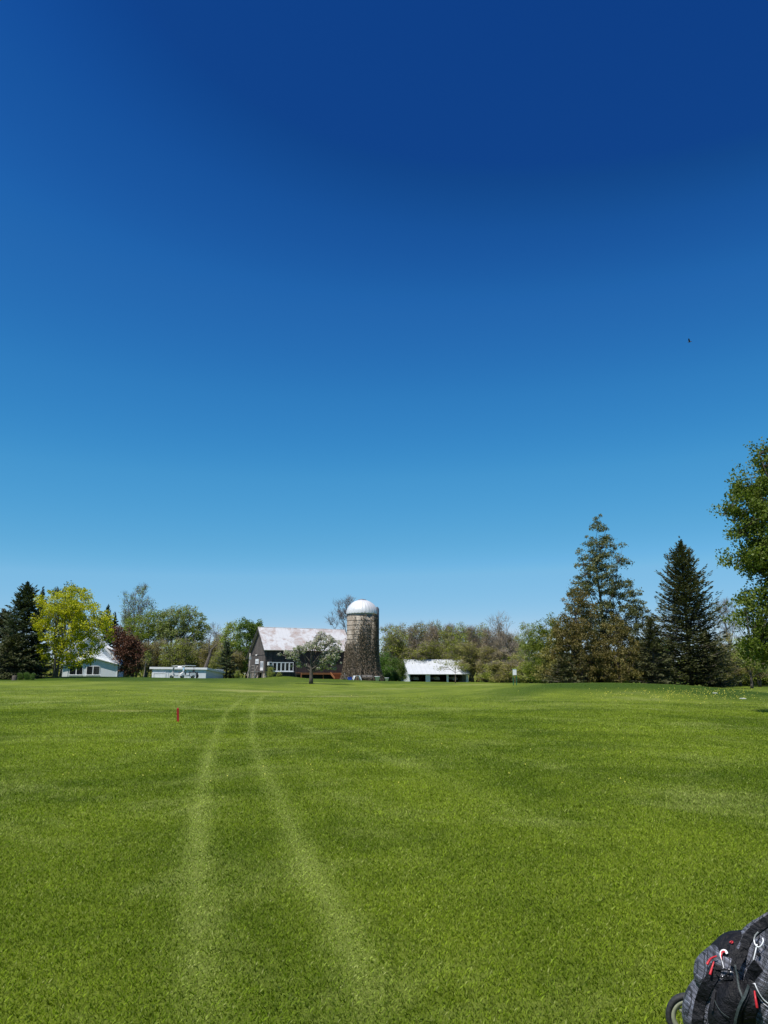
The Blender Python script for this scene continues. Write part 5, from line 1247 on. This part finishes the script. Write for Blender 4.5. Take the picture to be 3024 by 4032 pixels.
ribbon([(3060, 3610), (3024, 3632), (2971, 3668), (2945, 3704), (2930, 3740), (2909, 3775), (2892, 3810)], 34, NYLON, 'strap', lift=.008, th=.012)
ribbon([(3060, 3592), (3010, 3615), (2965, 3650), (2930, 3694), (2905, 3740)], 9, PLAID, 'strap_edge', lift=.022)
ribbon([(2891, 3790), (2898, 3830), (2906, 3880), (2928, 3945)], 17, NYLON, 'leg_strap', lift=.010)
ribbon([(2893, 3800), (2900, 3840), (2908, 3885), (2925, 3938)], 6, WEB, 'webbing', lift=.016)
ribbon([(2958, 3850), (2946, 3880), (2930, 3925), (2914, 3952), (2898, 4000), (2886, 4045)], 26, NYLON, 'leg_strap', lift=.008)
ribbon([(2952, 3858), (2942, 3885), (2930, 3922), (2913, 3952), (2898, 4000), (2888, 4045)], 9, WEB, 'webbing', lift=.016)
ribbon([(2885, 3853), (2845, 3862), (2822, 3888), (2814, 3925), (2806, 3980)], 12, NYLON, 'piping', lift=.010)
ribbon([(2790, 3830), (2806, 3860), (2812, 3890)], 4, NYLON, 'piping')
ribbon([(2990, 3800), (2960, 3850), (2952, 3920), (2950, 3990), (2946, 4050)], 42, NYLON, 'centre_panel', lift=.004, th=.01)
cord([(2971, 3871), (2988, 3909), (3010, 3940), (3040, 3960)], 2.2, WHP, 'piping')
cord([(2966, 3871), (2980, 3912), (3004, 3950), (3040, 3975)], 2.2, mat_noise('grey_piping', (.3, .3, .33), (.4, .4, .43), 20, .5), 'piping')
cord([(2810, 3920), (2818, 3950), (2840, 3985), (2872, 4008)], 1.3, WEB, 'piping')
club = lambda t: .55 + .55 * t
cord([(2822, 3765), (2803, 3772), (2792, 3784), (2784, 3798)], 5.0, REDP, 'zip_pull', taper=club, lift=.026)
cord([(2811, 3787), (2806, 3804), (2801, 3820), (2796, 3838)], 4.6, REDP, 'zip_pull', taper=club, lift=.026)
cord([(2971, 3902), (2974, 3925), (2978, 3948), (2981, 3968)], 5.0, REDP, 'zip_pull', taper=club, lift=.03)
em = ribbon([(2865, 3757), (2858, 3747), (2846, 3747), (2840, 3762), (2844, 3784), (2851, 3812)], 12, WHP, 'emblem', lift=.006, taper=lambda t: max(.15, math.sin(min(1, .15 + t * 1.1) * math.pi) ** .6 if t < .75 else .35 * (1.25 - t)))
ribbon([(2858, 3751), (2849, 3750), (2843, 3763), (2845, 3782)], 6.5, REDP, 'red_stroke', lift=.012, parent=em, taper=lambda t: max(.2, math.sin(min(1, .2 + t * .8) * math.pi)))
cord([(2873, 3712), (2878, 3706), (2886, 3708), (2884, 3714), (2878, 3713)], 2.2, REDP, 'pull_tab', n=14)
cord([(2815, 3818), (2850, 3818), (2882, 3820)], 3.0, NYLON, 'cord', lift=.010); cord([(2816, 3822), (2828, 3842), (2848, 3847), (2872, 3830)], 3.0, NYLON, 'cord', lift=.010)
SILV = mat_noise('bright_metal', (.55, .52, .50), (.7, .68, .66), 30, .3, metal=.7, bs=0)
COPP = mat_noise('copper_button', (.5, .22, .14), (.65, .32, .22), 30, .35, metal=.4, bs=0)
for (px, py, rr, mt) in ((2817, 3817, 3.2, SILV), (2871, 3818, 3.5, SILV), (2878, 3828, 4, SILV), (2848, 3845, 3.5, SILV), (2904, 3797, 6, COPP), (2998, 3764, 7, NYLON), (2938, 3837, 3, SILV)):
    h, nn = hit(px, py); b = blob(IB @ (h + nn * .012), Vector((1, 0, 0)), Vector((0, 1, 0)), Vector((0, 0, 1)), rr * .00105, rr * .00105, rr * .00105, 1, 0, n=12, m=8); b.build('button', mt, bag, True)
cord([(2981, 3718), (2974, 3750), (2966, 3785), (2956, 3828)], 2.2, WHP, 'towel_cord', lift=.03)
cord([(2974, 3682), (2969, 3700), (2973, 3718), (2986, 3730), (2998, 3722), (3006, 3706), (3003, 3694)], 2.4, WHP, 'hook', lift=.035, n=24)
cord([(2986, 3670), (2974, 3684), (2969, 3700)], 3.0, mat_noise('dull_grey_metal', (.2, .21, .2), (.3, .31, .3), 20, .4), 'hook', lift=.035)
# flap hanging by the wheel
fl = MB(); q = [P(2729, 3903, 3.22), P(2738, 3900, 3.2), P(2728, 3985, 3.2), P(2703, 3992, 3.22), P(2708, 3950, 3.22)]
fl.add([IB @ v for v in q] + [IB @ (v + Vector((.0, .008, 0))) for v in q], [(0, 1, 2, 3, 4), (9, 8, 7, 6, 5)] + [(i, i + 5, (i + 1) % 5 + 5, (i + 1) % 5) for i in range(5)]); fl.build('flap', NYLON, bag)
# clubs in the bag: heads above the frame edge, one knitted cover showing
top = B_ + bz * .02
def iron(cx, cy, ln, lb, cover=False):
    base = B_ - bz * .5 + bx * cx * .6 + by * cy * .6; tip = P(3052, 3596, 3.06) if cover else B_ + bz * ln + bx * cx + by * cy
    e = empty('golf_club', tuple(base), 0, lb, 'golf club', 'clubs standing in the golf bag')
    I = Matrix.Translation(-base); s = MB(); s.tube([I @ base, I @ tip], .006, 7); s.build('shaft', SILV, e)
    c = tip + bz * .02
    hb = blob(I @ c, bz, (bx * .5 + by).normalized(), bx, .04 if cover else .022, .045 if cover else .04, .038 if cover else .012, .9, 0, n=16, m=10); hb.build('head_cover' if cover else 'head', NYLON if cover else SILV, e, True)
iron(.05, -.02, .20, 'golf club under a black head cover just inside the right edge of the photo', True)
iron(-.03, .05, .16, 'bare steel golf iron standing in the golf bag'); iron(-.06, -.03, .14, 'bare steel golf iron standing in the golf bag')
# push cart
pc = empty('push_cart', (P(2712, 4005, 3.43).x, P(2712, 4005, 3.43).y, 0), 0, 'push cart with a black-tyred grey-rimmed wheel under the golf bag', 'push cart')
hub = P(2714, 4008, 3.43); IP = Matrix.Translation((-pc.location.x, -pc.location.y, 0))
rw = .100; hub.z = rw; axv = Vector((-.30, -1, .06)).normalized(); hc = IP @ hub
RIM = mat_noise('dusty_grey_rim', (.16, .17, .11), (.30, .31, .21), 12, .6)
def cart_wheel(hc):
    t = MB(); ns = 12; prof = [(rw - .014 + .014 * math.cos(a), .020 * math.sin(a)) for a in [2 * math.pi * i / ns for i in range(ns + 1)]]; t.lathe(prof, 48, hc, axis=axv); w = t.build('wheel', RUBBER, pc, True)
    r_ = MB(); r_.lathe([(rw - .024, -.014), (rw - .024, .014), (rw - .034, .016), (rw - .044, .010), (rw - .044, -.010), (rw - .034, -.016), (rw - .024, -.014)], 48, hc, axis=axv); r_.build('rim', RIM, w, True)
    h_ = MB(); h_.lathe([(.004, -.03), (.018, -.028), (.020, 0), (.018, .028), (.004, .03)], 18, hc, axis=axv)
    M = axv.to_track_quat('Z', 'Y').to_matrix()
    for k in range(3):
        a = k * 2.094 + .35; d = M @ Vector((math.cos(a), math.sin(a), 0)); h_.tube([hc + d * .015, hc + d * (rw - .04)], [.010, .007], 6)
    h_.build('spokes', RIM, w, True)
cart_wheel(hc); cart_wheel(hc + Vector((.50, .42, 0))); 
cart_wheel(hc + Vector((.62, .2, 0)))
f = MB(); bot = IP @ (A_ - bx * -.02 + Vector((0, .06, .02))); 
f.tube([hc + Vector((.02, -.02, 0)), hc + Vector((.05, .02, .01)), bot], .011, 8); f.tube([hc + Vector((.49, .40, 0)), bot], .011, 8); f.tube([hc + Vector((.60, .2, 0)), bot + Vector((.1, 0, .05))], .011, 8)
bk = IP @ (A_ - bx * .17); f.tube([bot, bk, bk + bz * .9], .014, 8); f.build('frame', SILV, pc, True)
hd = MB(); hd.tube([bk + bz * .9, bk + bz * 1.05 - bx * .05], .016, 8); hd.build('handle', RUBBER, pc, True)
